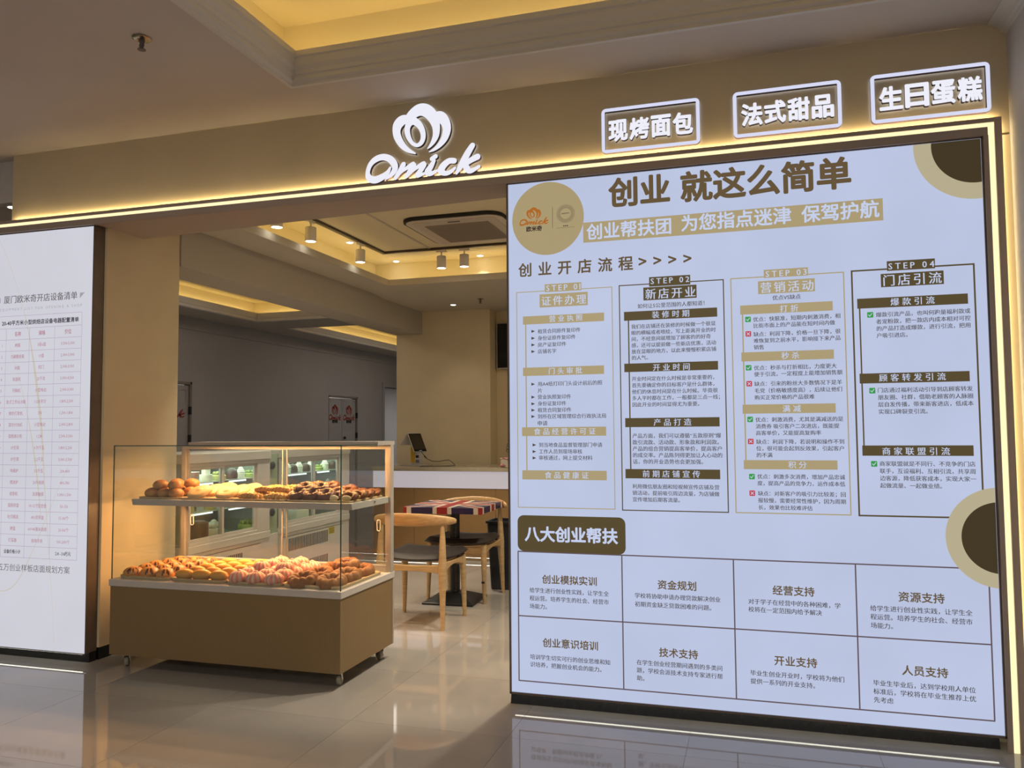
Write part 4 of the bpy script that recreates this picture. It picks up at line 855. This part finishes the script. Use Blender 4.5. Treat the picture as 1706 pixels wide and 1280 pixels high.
for z in (1.07, .69): MB().lathe([(0.001, 0), (.030, 0), (.032, .01), (.022, .02), (.001, .024)], n=18).xform(Matrix.Translation((XF-.03, 5.735, z)) @ Matrix.Rotation(PI/2, 4, 'Y')).build('knob', M_dark, gp, smooth=True)

M_crm = mat('whipped_cream', (.80, .80, .68), .5, bump=.1); M_cocoa = mat('cocoa_coating', (.06, .025, .015), .4, noise=.3)
M_mat = mat('matcha_sponge', (.45, .45, .15), .6, noise=.2); M_leaf = mat('green_grapes', (.32, .42, .10), .4, noise=.3); M_pk = mat('peach_glaze', (.70, .42, .36), .4)
def swirl(mb, r, z, h):
    mb.lathe([(r, 0), (r*1.08, h*.12), (r*.75, h*.25), (r*.85, h*.36), (r*.5, h*.52), (r*.58, h*.62), (r*.2, h*.82), (.001, h)], (0, 0, z), 24, rf=lambda a, z_: 1+.08*math.sin(6*a+z_*90))
def cake(form):
    mb = MB()
    if form == 'tier':
        mb.lathe([(.045, 0), (.046, .045), (.044, .05), (.030, .05), (.031, .085), (.03, .09)], n=28); swirl(mb, .034, .088, .05)
    elif form == 'dome': mb.lathe([(.044, 0), (.046, .03), (.040, .06), (.022, .078), (.001, .084)], n=26)
    elif form == 'cup': mb.lathe([(.030, 0), (.034, .02), (.050, .055), (.053, .075), (.046, .072), (.03, .07), (.001, .075)], n=26, rf=lambda a, z: 1+.05*math.sin(9*a))
    elif form == 'swirl': mb.lathe([(.036, 0), (.038, .05), (.036, .054)], n=24); swirl(mb, .037, .05, .065)
    elif form == 'low': mb.lathe([(.045, 0), (.046, .028), (.040, .034), (.001, .036)], n=26); [mb.ball((.026*math.cos(a), .026*math.sin(a), .044), (.012, .012, .012), 10, 6) for a in (0, 1.26, 2.51, 3.77, 5.03)]
    elif form == 'big':
        mb.lathe([(.115, 0), (.118, .008), (.105, .012), (.105, .095), (.095, .106), (.001, .108)], n=40)
        for k in range(10): a = 2*PI*k/10; mb.ball((.07*math.cos(a), .07*math.sin(a), .125), (.022, .022, .028), 12, 8, fr=lambda t, p: 1+.15*math.sin(5*t))
        mb.ball((0, 0, .145), (.035, .035, .04), 14, 8, fr=lambda t, p: 1+.15*math.sin(5*t))
    elif form == 'balls':
        mb.lathe([(.085, 0), (.088, .006), (.075, .01), (.075, .07), (.07, .078), (.001, .08)], n=36)
        for k in range(7): a = 2*PI*k/7; mb.ball((.045*math.cos(a), .045*math.sin(a), .098), (.022, .022, .022), 12, 8)
        mb.ball((0, 0, .115), (.026, .026, .026), 12, 8)
    elif form == 'fruit':
        mb.lathe([(.085, 0), (.088, .05), (.08, .06), (.001, .062)], n=32)
        for k in range(16): a = k*2.4; r = .018*math.sqrt(k); mb.ball((r*math.cos(a), r*math.sin(a), .072), (.011, .011, .018), 8, 6)
    elif form == 'tall': mb.lathe([(.072, 0), (.074, .01), (.074, .135), (.068, .145), (.06, .14), (.05, .152), (.001, .148)], n=30, rf=lambda a, z: 1+.03*math.sin(14*a))
    return mb
cp_ = {}
def put_cake(form, m, y, z, label, group, x=-3.86, sc=1):
    k = (form, m.name)
    if k in cp_: o = cp_[k].copy(); COL.objects.link(o)
    else: o = cp_[k] = cake(form).build('cake', m, smooth=True)
    o.location = (x, y*.977, z); o.scale = (sc, sc, sc); tag(o, label, 'cake', group)
sz = .9855
S1 = 'cakes in the near showcase'; S2 = 'cakes in the far showcase'
put_cake('cup', M_pk, 4.99, sz, 'peach fluted cup cake on top shelf of the near showcase', S1)
put_cake('tier', M_crm, 5.149, sz, 'white two-tier cream cake with swirl, near showcase top shelf', S1)
put_cake('low', M_mat, 5.30, sz, 'low yellow-green cake beside the window stile, near showcase', S1, sc=1.15)
put_cake('dome', M_cocoa, 5.461, sz, 'dark cocoa dome cake on top shelf of the near showcase', S1)
put_cake('swirl', M_crm, 5.577, sz, 'white swirl cake next to the cocoa dome, near showcase', S1, sc=.85)
put_cake('low', M_leaf, 5.70, sz, 'greenish low cake at the far end of the near top shelf', S1)
put_cake('dome', M_mat, 4.973, .7755, 'small yellow cake on the middle shelf, near showcase', S1, sc=.7)
put_cake('low', M_cocoa, 5.065, .7755, 'dark brown cake on the middle shelf, near showcase', S1, sc=1.0, x=-3.93)
put_cake('low', M_mat, 5.20, .7755, 'yellow-green cake on the middle shelf, near showcase', S1, sc=.95)
put_cake('tall', M_cocoa, 5.037, .5565, 'tall dark chocolate cake at the showcase bottom', S1, x=-3.84)
put_cake('balls', M_crm, 5.249, .5565, 'white cake topped with cream balls at the showcase bottom', S1)
put_cake('fruit', M_leaf, 5.70, .5565, 'cake topped with green fruit at the showcase bottom', S1)
for i, (y, f_, m_, l_) in enumerate([(6.245, 'swirl', M_crm, 'white swirl cake at the left end'), (6.342, 'dome', M_cocoa, 'dark cocoa cake, first from the left'), (6.441, 'swirl', M_crm, 'tall white swirl cake between two dark ones'), (6.553, 'dome', M_cocoa, 'dark cocoa cake, second from the left'),
        (6.636, 'swirl', M_crm, 'cream swirl cake beside the middle stile'), (6.787, 'low', M_leaf, 'small green cake right of the stile'), (6.899, 'swirl', M_crm, 'cream swirl cake beyond the green one'), (7.05, 'dome', M_cocoa, 'dark cocoa cake at the right end')]):
    put_cake(f_, m_, y, sz, l_ + ' of the far top shelf', S2, sc=.92)
for y, f_, m_, l_ in [(6.576, 'swirl', M_crm, 'white swirl cake on the middle shelf of the far showcase'), (6.834, 'low', M_cocoa, 'dark cake on the middle shelf of the far showcase'), (6.958, 'tier', M_crm, 'white tiered cake on the middle shelf of the far showcase')]: put_cake(f_, m_, y, .7755, l_, S2, sc=.9)
put_cake('big', M_crm, 6.437, .5565, 'large white cake with piped cream peaks in the far showcase', S2, x=-3.875)

# ================================================================== TABLE WITH FLAG TOP
tb_ = thing('cafe_table', 'square café table with a red, white and blue flag top', 'table', (-2.293, 6.04, 0))
TM = Matrix.Translation((-2.293, 6.04, 0)) @ Matrix.Rotation(.045, 4, 'Z')
M_navy = mat('flag_navy', (.010, .010, .07), .3); M_fred = mat('flag_red', (.28, .012, .02), .3); M_fwh = mat('flag_white', (.58, .54, .46), .3)
hs = .313; z0, z1 = .712, .758
def clip(poly, h):
    for ax, sg_ in ((0, 1), (0, -1), (1, 1), (1, -1)):
        o = []
        for i in range(len(poly)):
            a, b = poly[i], poly[(i+1) % len(poly)]; da, db = h-sg_*a[ax], h-sg_*b[ax]
            if da >= 0: o.append(a)
            if da*db < 0: t = da/(da-db); o.append((a[0]+(b[0]-a[0])*t, a[1]+(b[1]-a[1])*t))
        poly = o
        if not poly: break
    return poly
B(-hs, hs, -hs, hs, z0, z1).xform(TM).build('tabletop', M_navy, tb_, bevel=.002)
def fstripe(polys, m, e, name='flag_stripe'):
    for p in polys:
        e += .0002
        q = clip(p, hs+e)
        MB().prism(q, lambda x, y, z: (x, y, z), z0-e, z1+e).xform(TM).build(name, m, tb_)
def diag(w_, sgn, off=0):
    n_ = (.7071, -sgn*.7071); d_ = (.7071*1, sgn*.7071); L_ = .6
    return [(d_[0]*a + n_[0]*(b+off), d_[1]*a + n_[1]*(b+off)) for a, b in ((-L_, -w_), (L_, -w_), (L_, w_), (-L_, w_))]
fstripe([diag(.045, 1), diag(.045, -1)], M_fwh, .0006)
fstripe([diag(.020, 1), diag(.020, -1)], M_fred, .0010)
fstripe([[(-.075, -.4), (.075, -.4), (.075, .4), (-.075, .4)], [(-.4, -.075), (.4, -.075), (.4, .075), (-.4, .075)]], M_fwh, .0014)
fstripe([[(-.042, -.4), (.042, -.4), (.042, .4), (-.042, .4)], [(-.4, -.042), (.4, -.042), (.4, .042), (-.4, .042)]], M_fred, .0018)
MB().lathe([(.038, .06), (.038, .70)], n=28).xform(TM).build('column', M_black, tb_, smooth=True)
B(-.12, .12, -.12, .12, .698, .711).xform(TM).build('top_plate', M_black, tb_)
mb = MB(); b_ = .205; mb.add([(-b_,-b_,0),(b_,-b_,0),(b_,b_,0),(-b_,b_,0),(-b_,-b_,.016),(b_,-b_,.016),(b_,b_,.016),(-b_,b_,.016),(-.05,-.05,.075),(.05,-.05,.075),(.05,.05,.075),(-.05,.05,.075)],
   [(0,3,2,1),(0,1,5,4),(1,2,6,5),(2,3,7,6),(3,0,4,7),(4,5,9,8),(5,6,10,9),(6,7,11,10),(7,4,8,11),(8,9,10,11)])
mb.xform(TM).build('base', mat('cast_iron_black', (.014, .014, .015), .38, bump=.1, bscale=200), tb_, bevel=.004)

# ================================================================== CHAIRS
M_oak = mat('oak', (.46, .32, .165), .42, noise=.16, nscale=5, stretch=(2, 2, 14), bump=.03, bscale=60)
M_oakh = mat('oak_grain_along', (.46, .295, .14), .38, noise=.16, nscale=5, stretch=(2, 14, 14), bump=.03)
M_lea = mat('dark_leatherette', (.016, .012, .011), .5, bump=.12, bscale=120)
def chair(label, loc, rz, tape=False):
    g = thing('elbow_chair', label, 'chair', (0, 0, 0), 'oak elbow chairs at the table')
    X, F, R_ = .232, .205, -.205
    for s in (-1, 1):
        MB().tube([(s*(X+.006), F+.012, 0), (s*X, F+.004, .25), (s*(X-.004), F-.004, .39), (s*(X-.004), F-.006, .452)], [.0135, .020, .025, .022], 14).build('front_leg', M_oak, g, smooth=True)
        MB().tube([(s*(X+.010), R_-.022, 0), (s*(X+.004), R_-.008, .22), (s*X, R_, .36), (s*X, R_+.002, .43), (s*X, R_+.004, .50), (s*(X-.002), R_+.008, .60), (s*(X-.004), R_+.014, .70), (s*(X-.004), R_+.016, .722)], [.0135, .021, .028, .029, .024, .020, .013, .010], 14).build('rear_leg', M_oak, g, smooth=True)
        mb = MB(); n = 10; top = []; bot = []
        for i in range(n+1):
            t = i/n; y = R_+.01 + (F-R_-.02)*t; top.append((y, .446-.006*math.sin(PI*t))); bot.append((y, .378+.034*math.sin(PI*t)))
        mb.prism(bot + top[::-1], lambda y, z, x: (x, y, z), s*X-.011, s*X+.011); mb.build('side_rail', M_oakh, g, bevel=.003)
    for nm, y in (('front_rail', F-.004), ('rear_rail', R_)):
        mb = MB(); n = 10; top = []; bot = []
        for i in range(n+1):
            t = i/n; x = -X+.01 + 2*(X-.01)*t; top.append((x, .432-.010*math.sin(PI*t))); bot.append((x, .374+.010*math.sin(PI*t)))
        mb.prism(bot + top[::-1], lambda x, z, yy: (x, yy, z), y-.010, y+.010); mb.build(nm, M_oak, g, bevel=.003)
    # saddle seat
    nx, ny = 14, 12; vs = []; fs = []
    def wd(v): return .262 - .022*(1-v)
    for lay in (0, 1):
        for j in range(ny+1):
            for i in range(nx+1):
                u = i/nx*2-1; v = j/ny; e = min(1-abs(u), min(v, 1-v)*2)
                rnd = min(1, e/.16); hh = .034*math.sqrt(max(0, 1-(1-rnd)**2))
                corner = 1-.05*abs(u)**4*(abs(2*v-1)**4)
                zc = .452 + .016*u*u + .004*math.cos(v*PI*2)
                y = R_+.022 + (F-R_+.030)*v + (.012*(1-u*u) if v > .5 else -.008*(1-u*u))
                if lay == 0 : z = zc + .004 + hh
                else: z = zc - .016 + (1-rnd)*.014
                vs.append((u*wd(v)*corner, y, z))
    W_ = nx+1; N_ = W_*(ny+1)
    for j in range(ny):
        for i in range(nx):
            a = j*W_+i; fs.append((a, a+1, a+W_+1, a+W_)); fs.append((N_+a, N_+a+W_, N_+a+W_+1, N_+a+1))
    bd_ = [i for i in range(nx)] + [j*W_+nx for j in range(ny)] + [ny*W_+i for i in range(nx, 0, -1)] + [j*W_ for j in range(ny, 0, -1)]
    for k in range(len(bd_)): a, b = bd_[k], bd_[(k+1) % len(bd_)]; fs.append((b, a, N_+a, N_+b))
    MB().add(vs, fs).build('seat', M_lea, g, smooth=True)
    # horn-shaped back
    mb = MB(); n = 28; m = 14; vs = []; fs = []
    for i in range(n+1):
        t = i/n*2-1; ang = t*1.22; cx = .300*math.sin(ang)/math.sin(1.22); cy = -.268 + .135*(1-math.cos(ang))/(1-math.cos(1.22))
        hh = .028*(1-abs(t)**1.8)+.019; tt = .012 + .005*(abs(t)); tilt = .18*(1-abs(t))
        if i in (0, n): hh *= .85; tt *= .8
        nxn, nyn = math.sin(ang)*.9, -math.cos(ang)
        zc = .738 - .014*t*t
        for k in range(m):
            a = 2*PI*k/m; q = math.copysign(abs(math.cos(a))**.8, math.cos(a)); d_ = q*tt + math.sin(a)*hh*tilt*1.0
            vs.append((cx + nxn*d_, cy + nyn*d_, zc + math.sin(a)*hh))
    for i in range(n):
        for k in range(m): fs.append((i*m+k, i*m+(k+1) % m, (i+1)*m+(k+1) % m, (i+1)*m+k))
    fs.append(list(range(m))[::-1]); fs.append([n*m+k for k in range(m)])
    mb.add(vs, fs).build('backrest', M_oakh, g, smooth='all')
    if tape: 
        B(-X-.012, -X+.014, F+.014, F+.0265, .155, .172).build('dark_tape', M_dark, g, bevel=.002)  # small piece of dark tape on the leg
    g.location = loc; g.rotation_euler = (0, 0, rz)
    return g
chair('oak chair with black seat and its back towards the pastry case', (-2.275, 5.345, 0), 0.0)
chair('oak chair with black seat on the counter side of the table', (-2.262, 6.205, 0), PI - .02, tape=True)

# ================================================================== WASTE BIN
wb = thing('waste_bin', 'dark plastic waste bin behind the far chair', 'bin', (-2.035, 6.63, 0))
mb = MB(); o1 = rrect(-.125, .125, -.10, .10, .02); o2 = rrect(-.15, .15, -.125, .125, .025); o3 = rrect(-.144, .144, -.119, .119, .022); o4 = rrect(-.12, .12, -.095, .095, .018); n = len(o1)
mb.add([(a, b, .002) for a, b in o1] + [(a, b, .56) for a, b in o2] + [(a, b, .56) for a, b in o3] + [(a, b, .01) for a, b in o4],
    [list(range(n))[::-1], list(range(3*n, 4*n))] + [(r*n+i, r*n+(i+1) % n, (r+1)*n+(i+1) % n, (r+1)*n+i) for r in range(3) for i in range(n)])
mb.xform(Matrix.Translation((-2.035, 6.63, 0))).build('bucket', mat('bin_plastic', (.018, .022, .030), .4), wb, smooth=True)
mb = MB(); o5 = rrect(-.162, .162, -.137, .137, .03); mb.add([(a, b, .556) for a, b in o5] + [(a, b, .575) for a, b in o5] + [(a, b, .575) for a, b in o3] + [(a, b, .556) for a, b in o3], [(r*n+i, r*n+(i+1) % n, ((r+1) % 4)*n+(i+1) % n, ((r+1) % 4)*n+i) for r in range(4) for i in range(n)])
mb.xform(Matrix.Translation((-2.035, 6.63, 0))).build('rim', MATS['bin_plastic'], wb)

# ================================================================== COUNTER
ct = thing('service_counter', 'long service counter with a white lit band and brown front', 'counter', (-1.6, 8.2, 0))
KX0, KX1, KY = -3.915, .95, 7.835
B(KX0, KX1, KY-.012, 8.70, .918, .957).build('countertop', mat('beige_stone', (.46, .41, .32), .18, noise=.08, nscale=12), ct, bevel=.003)
B(KX0+.01, KX1-.01, KY, KY+.03, .744, .917).build('light_band', emit('counter_band', srgb(178, 172, 178), .85, base=.5), ct)
B(KX0+.02, KX1-.02, KY+.03, 8.66, .05, .917).build('carcass', M_white, ct)
x = -3.90
for wd_ in (.468, .90, .90, .90, .90, .72):
    B(x, x+wd_-.003, KY+.006, KY+.03, .040, .742).build('front_panel', mat('counter_laminate', (.30, .18, .075), .5, noise=.05, nscale=5, stretch=(1, 1, 10)), ct, bevel=.001); x += wd_
B(KX0+.05, KX1-.05, KY+.06, KY+.08, 0, .05).build('kick_plate', MATS['counter_laminate'], ct)
B(KX0+.02, KX1-.02, KY+.012, KY+.024, .036, .0395).build('led_strip', MATS['floor_led'], ct)

# ---- till on the counter
M_pw = mat('white_plastic', (.62, .60, .57), .35)
ps = thing('till_terminal', 'white touch-screen till with a yellow stripe on the counter', 'till', (-3.60, 8.28, .957))
B(-3.74, -3.44, 8.16, 8.40, .9575, .966).build('foot_plate', M_alu, ps, bevel=.002)
B(-3.665, -3.535, 8.27, 8.31, .966, 1.105).build('stand', M_pw, ps, bevel=.008)
B(-3.66, -3.62, 8.275, 8.305, 1.10, 1.25).build('neck', M_pw, ps)
MB().prism(rrect(-3.658, -3.612, .985, 1.17, .02), lambda x, z, y: (x, y, z), 8.262, 8.2705).build('yellow_stripe', mat('till_yellow', (.62, .36, .02), .4), ps)
B(-3.60, -3.565, 8.266, 8.2705, 1.04, 1.07).build('port_panel', M_dark, ps)
B(-3.60, -3.56, 8.266, 8.2705, .985, 1.02).build('port_panel', mat('port_grey', (.2, .2, .2), .5), ps)
def panel4(tl, W_, Hh, th, m, name, par, bev=.003):
    tl, W_, Hh = Vector(tl), Vector(W_), Vector(Hh); N_ = W_.cross(Hh).normalized()*th
    v = [tl, tl+W_, tl+W_+Hh, tl+Hh]; v = v + [p+N_ for p in v]
    return MB().add(v, [(0,1,2,3),(7,6,5,4),(0,4,5,1),(1,5,6,2),(2,6,7,3),(3,7,4,0)]).build(name, m, par, bevel=bev)
TL_ = Vector((-3.675, 8.22, 1.312)); Wv = Vector((.090, .150, 0)); Hv = Vector((.098, -.045, -.205))
Nn = Wv.cross(Hv).normalized(); Nn = Nn if Nn.x > 0 else -Nn
panel4(TL_ - Nn*.012, Wv, Hv, .012 if Wv.cross(Hv).x > 0 else -.012, M_pw, 'screen_housing', ps)
panel4(TL_ + Wv*.03 + Hv*.02 + Nn*.001, Wv*.94, Hv*.955, .002*(1 if Wv.cross(Hv).x > 0 else -1), mat('screen_black', (.012, .012, .014), .12), 'bezel', ps, 0)
panel4(TL_ + Wv*.07 + Hv*.07 + Nn*.0035, Wv*.86, Hv*.80, .0006*(1 if Wv.cross(Hv).x > 0 else -1), mat('screen_off', (.055, .045, .03), .1), 'screen', ps, 0)
panel4(TL_ + Wv*.40 + Hv*.92 + Nn*.0035, Wv*.22, Hv*.035, .0006*(1 if Wv.cross(Hv).x > 0 else -1), M_pw, 'badge', ps, 0)
panel4(TL_ - Vector((.008, 0, -.002)), Wv*.9, Vector((-.085, .0, -.135)), .008, M_pw, 'rear_display', ps)
cb = MB().tube([(-3.50, 8.18, 1.118), (-3.478, 8.18, 1.09), (-3.447, 8.18, 1.05), (-3.43, 8.18, 1.035), (-3.37, 8.18, 1.008), (-3.29, 8.18, 1.004), (-3.22, 8.18, 1.018), (-3.17, 8.18, 1.022), (-3.13, 8.18, .995), (-3.10, 8.18, .965), (-3.14, 8.10, .962), (-3.25, 8.03, .962), (-3.36, 7.96, .962), (-3.40, 7.92, .962)], .0035, 8)
cb.build('cable', M_dark, ps, smooth='all')
MB().tube([(-3.462, 8.18, 1.067), (-3.438, 8.18, 1.042)], .007, 10).build('cable_ferrite', M_dark, ps, smooth=True)
# ---- flower cake on the counter
fc = thing('flower_cake', 'small white square cake with pink flowers at the counter edge', 'cake', (-2.42, 7.93, .9575))
B(-2.485, -2.345, 7.86, 8.0, .9575, 1.045).build('cake_body', mat('ivory_icing', (.60, .54, .46), .5), fc, bevel=.006)
def rose(x, y, z, s, m):
    mb = MB(); mb.ball((x, y, z), (.010*s, .010*s, .010*s), 10, 6)
    for ring_, (rr, k_) in enumerate(((.009, 5), (.016, 7))):
        for q in range(k_): a = 2*PI*q/k_+ring_; mb.ball((x+rr*s*math.cos(a), y+rr*s*math.sin(a)*.8, z-.003*s*ring_), (.009*s, .009*s, .006*s), 8, 5)
    return mb.build('flower', m, fc, smooth='all')
M_rose = mat('rose_pink', (.62, .22, .25), .5, noise=.3, nscale=40); M_rose2 = mat('rose_cream', (.75, .48, .40), .5)
rose(-2.44, 7.875, 1.055, 1.0, M_rose); rose(-2.405, 7.87, 1.056, 1.2, M_rose2); rose(-2.37, 7.88, 1.056, 1.0, M_rose); rose(-2.462, 7.852, .985, 1.3, M_rose); rose(-2.475, 7.87, 1.052, .8, M_rose2)
mb = MB(); mb.tube([(-2.42, 7.93, 1.045), (-2.42, 7.93, 1.11)], .002, 6)
for dx, dz, r_ in ((-.012, .085, .012), (.006, .095, .014), (-.008, .115, .013), (.012, .125, .013), (-.004, .145, .012)):
    mb.tube([(-2.42+dx+r_*math.cos(2*PI*k/10), 7.93, 1.045+dz+r_*1.2*math.sin(2*PI*k/10)) for k in range(11)], .0025, 6)
mb.build('topper', M_dark, fc)

# ---- screen on the back wall
tv = thing('wall_screen', 'black wall-mounted screen just left of the big lightbox', 'screen', (-2.3, 9.0, 2.3))
B(-2.875, -1.75, 8.965, 9.028, 2.055, 2.60).build('housing', M_alu, tv, bevel=.003)
B(-2.862, -1.763, 8.962, 8.9655, 2.070, 2.59).build('display', mat('display_black', (.004, .004, .006), .12), tv)

# ================================================================== CEILING FITTINGS
ac = thing('ceiling_air_conditioner', 'square ceiling cassette air conditioner in the shop coffer', 'air conditioner', (-2.255, 6.265, Z2))
ax0, ax1, ay0, ay1 = -2.665, -1.845, 5.83, 6.70
def rplate(x0, x1, y0, y1, z0, z1, r, nm, m, par):
    return MB().prism(rrect(x0, x1, y0, y1, r, 8), lambda x, y, z: (x, y, z), z0, z1).build(nm, m, par, bevel=.003)
rplate(ax0-.014, ax1+.010, ay0-.026, ay1+.004, Z2-.027, Z2+.0, .13, 'recess_gap', M_slit, ac)
rplate(ax0, ax1, ay0, ay1, Z2-.030, Z2-.0225, .12, 'panel', mat('cassette_plastic', (.66, .60, .52), .45), ac)
rplate(ax0+.055, ax1-.055, ay0+.055, ay1-.055, Z2-.034, Z2-.029, .05, 'air_vane_frame', mat('cassette_plastic_b', (.58, .52, .45), .45), ac)
B(ax0+.14, ax1-.14, ay0+.16, ay1-.14, Z2-.040, Z2-.032).build('grille_back', mat('cassette_grille', (.36, .31, .26), .7), ac)
for i in range(22):
    y = ay0+.17 + i*(ay1-ay0-.32)/21; B(ax0+.145, ax1-.145, y-.004, y+.004, Z2-.044, Z2-.040).build('grille_slat', MATS['cassette_grille'], ac)
B(-2.30, -2.20, ay0+.085, ay0+.105, Z2-.0365, Z2-.0335).build('badge', M_dark, ac)
# ceiling joints near the cassette
for nm, b_ in (('trim_4', (-2.86, -2.84, 4.9, 6.87)), ('trim_5', (-1.66, -1.64, 4.9, 7.3))):
    struct(nm, B(b_[0], b_[1], b_[2], b_[3], Z2-.006, Z2+.001), MATS['shop_ceiling_paint'])
# lighting track
trk = thing('lighting_track', 'L-shaped lighting track around the shop ceiling recess', 'track', (-3.32, 6.88, Z2))
M_trk = mat('track_bronze', (.05, .035, .025), .4)
B(-3.338, -3.305, 4.4, 6.895, Z2-.022, Z2-.0005).build('rail', M_trk, trk); B(-3.305, -.6, 6.862, 6.895, Z2-.022, Z2-.0005).build('rail', M_trk, trk)
M_can = mat('track_light_white', (.82, .78, .70), .45)
def track_light(x, y, along, label):
    g = thing('track_light', label, 'spotlight', (x, y, Z2-.022), 'track lights in the shop ceiling')
    dx, dy = (.05, .012) if along == 'x' else (.012, .05)
    B(x-dx, x+dx, y-dy, y+dy, Z2-.045, Z2-.0225).build('adapter', M_can, g, bevel=.003)
    MB().tube([(x, y, Z2-.045), (x, y, Z2-.085)], .007, 10).build('stem', M_can, g, smooth=True)
    MB().lathe([(.001, 0), (.040, 0), (.044, -.004), (.044, -.110), (.041, -.114), (.039, -.110), (.001, -.110)], (x, y, Z2-.082), 28).build('lamp_can', M_can, g, smooth=True)
    MB().lathe([(.0005, 0), (.038, 0), (.038, -.002), (.0005, -.002)], (x, y, Z2-.1925), 24).build('lens', E_spot, g)
    spot((x, y, Z2-.20), 85, (1, .84, .62), 1.15, .5)
for i, (x, y, a, l) in enumerate([(-3.32, 5.09, 'y', 'white track light, nearest the shop front'), (-3.32, 5.56, 'y', 'white track light, second from the shop front'), (-3.32, 6.40, 'y', 'white track light above the showcases, just before the track corner'),
       (-2.735, 6.878, 'x', 'white track light past the corner, left of a close pair'), (-2.51, 6.878, 'x', 'white track light past the corner, right of a close pair')]): track_light(x, y, a, l)
def downlight(x, y, z, label, power=12, r=.037):
    g = thing('downlight', label, 'downlight', (x, y, z), 'recessed downlights')
    MB().lathe([(r*.78, 0), (r, -.003), (r*1.02, -.0055), (r*.74, -.004)], (x, y, z), 26).build('ring', M_can, g, smooth=True)
    MB().lathe([(.0005, 0), (r*.74, 0), (r*.74, -.002), (.0005, -.002)], (x, y, z-.0045), 22).build('lens', E_spot, g)
    if power: spot((x, y, z-.012), power, (1, .88, .70), 1.5, .7)
downlight(-3.435, 6.42, Z2, 'round downlight beside the left run of the track')
downlight(-3.385, 7.292, Z2, 'round downlight behind the track corner', 16)
downlight(-2.504, 7.312, Z2, 'round downlight behind the right pair of track lights', 16)
downlight(-3.177, 8.34, Z1-.02, 'round downlight in the low ceiling before the back pillar', 6)
downlight(-4.575, 4.0, ZK, 'downlight at the far left beyond the beige band', 0)
def sprinkler(x, y, z, label, s=1.0):
    g = thing('sprinkler_head', label, 'sprinkler', (x, y, z), 'ceiling sprinkler heads')
    MB().lathe([(.010, 0), (.036*s, 0), (.040*s, -.004), (.030*s, -.010), (.012*s, -.010)], (x, y, z), 26).build('cover_plate', mat('brass_plate', (.40, .32, .20), .25, metal=.9), g, smooth=True)
    MB().lathe([(.012*s, -.009), (.013*s, -.020), (.009*s, -.024), (.008*s, -.044), (.004, -.050)], (x, y, z), 14).build('body', M_bronze, g, smooth=True)
    mb = MB()
    for q in (-1, 1): mb.tube([(x+q*.009*s, y, z-.020), (x+q*.012*s, y, z-.036), (x+q*.004*s, y, z-.052)], .0022*s, 6)
    mb.build('yoke', M_bronze, g)
    MB().lathe([(.0005, -.052), (.017*s, -.052), (.018*s, -.055), (.0005, -.056)], (x, y, z), 18).build('deflector', M_bronze, g)
sprinkler(-2.547, 2.845, ZC, 'sprinkler head on the hall ceiling above the left lightbox')
sprinkler(-2.766, 8.069, Z1-.014, 'small sprinkler head on the low ceiling near the back pillar')

# ------------------------------------------------------------------ housekeeping
bpy.data.objects.remove(_fo)
for o in COL.objects:
    if o.name.split('.')[0] in ('printed_text', 'printed_grid', 'printed_seal', 'printed_mark', 'printed_tick', 'printed_cross', 'printed_curve') and not o.get('kind'): o['kind'] = 'stuff'
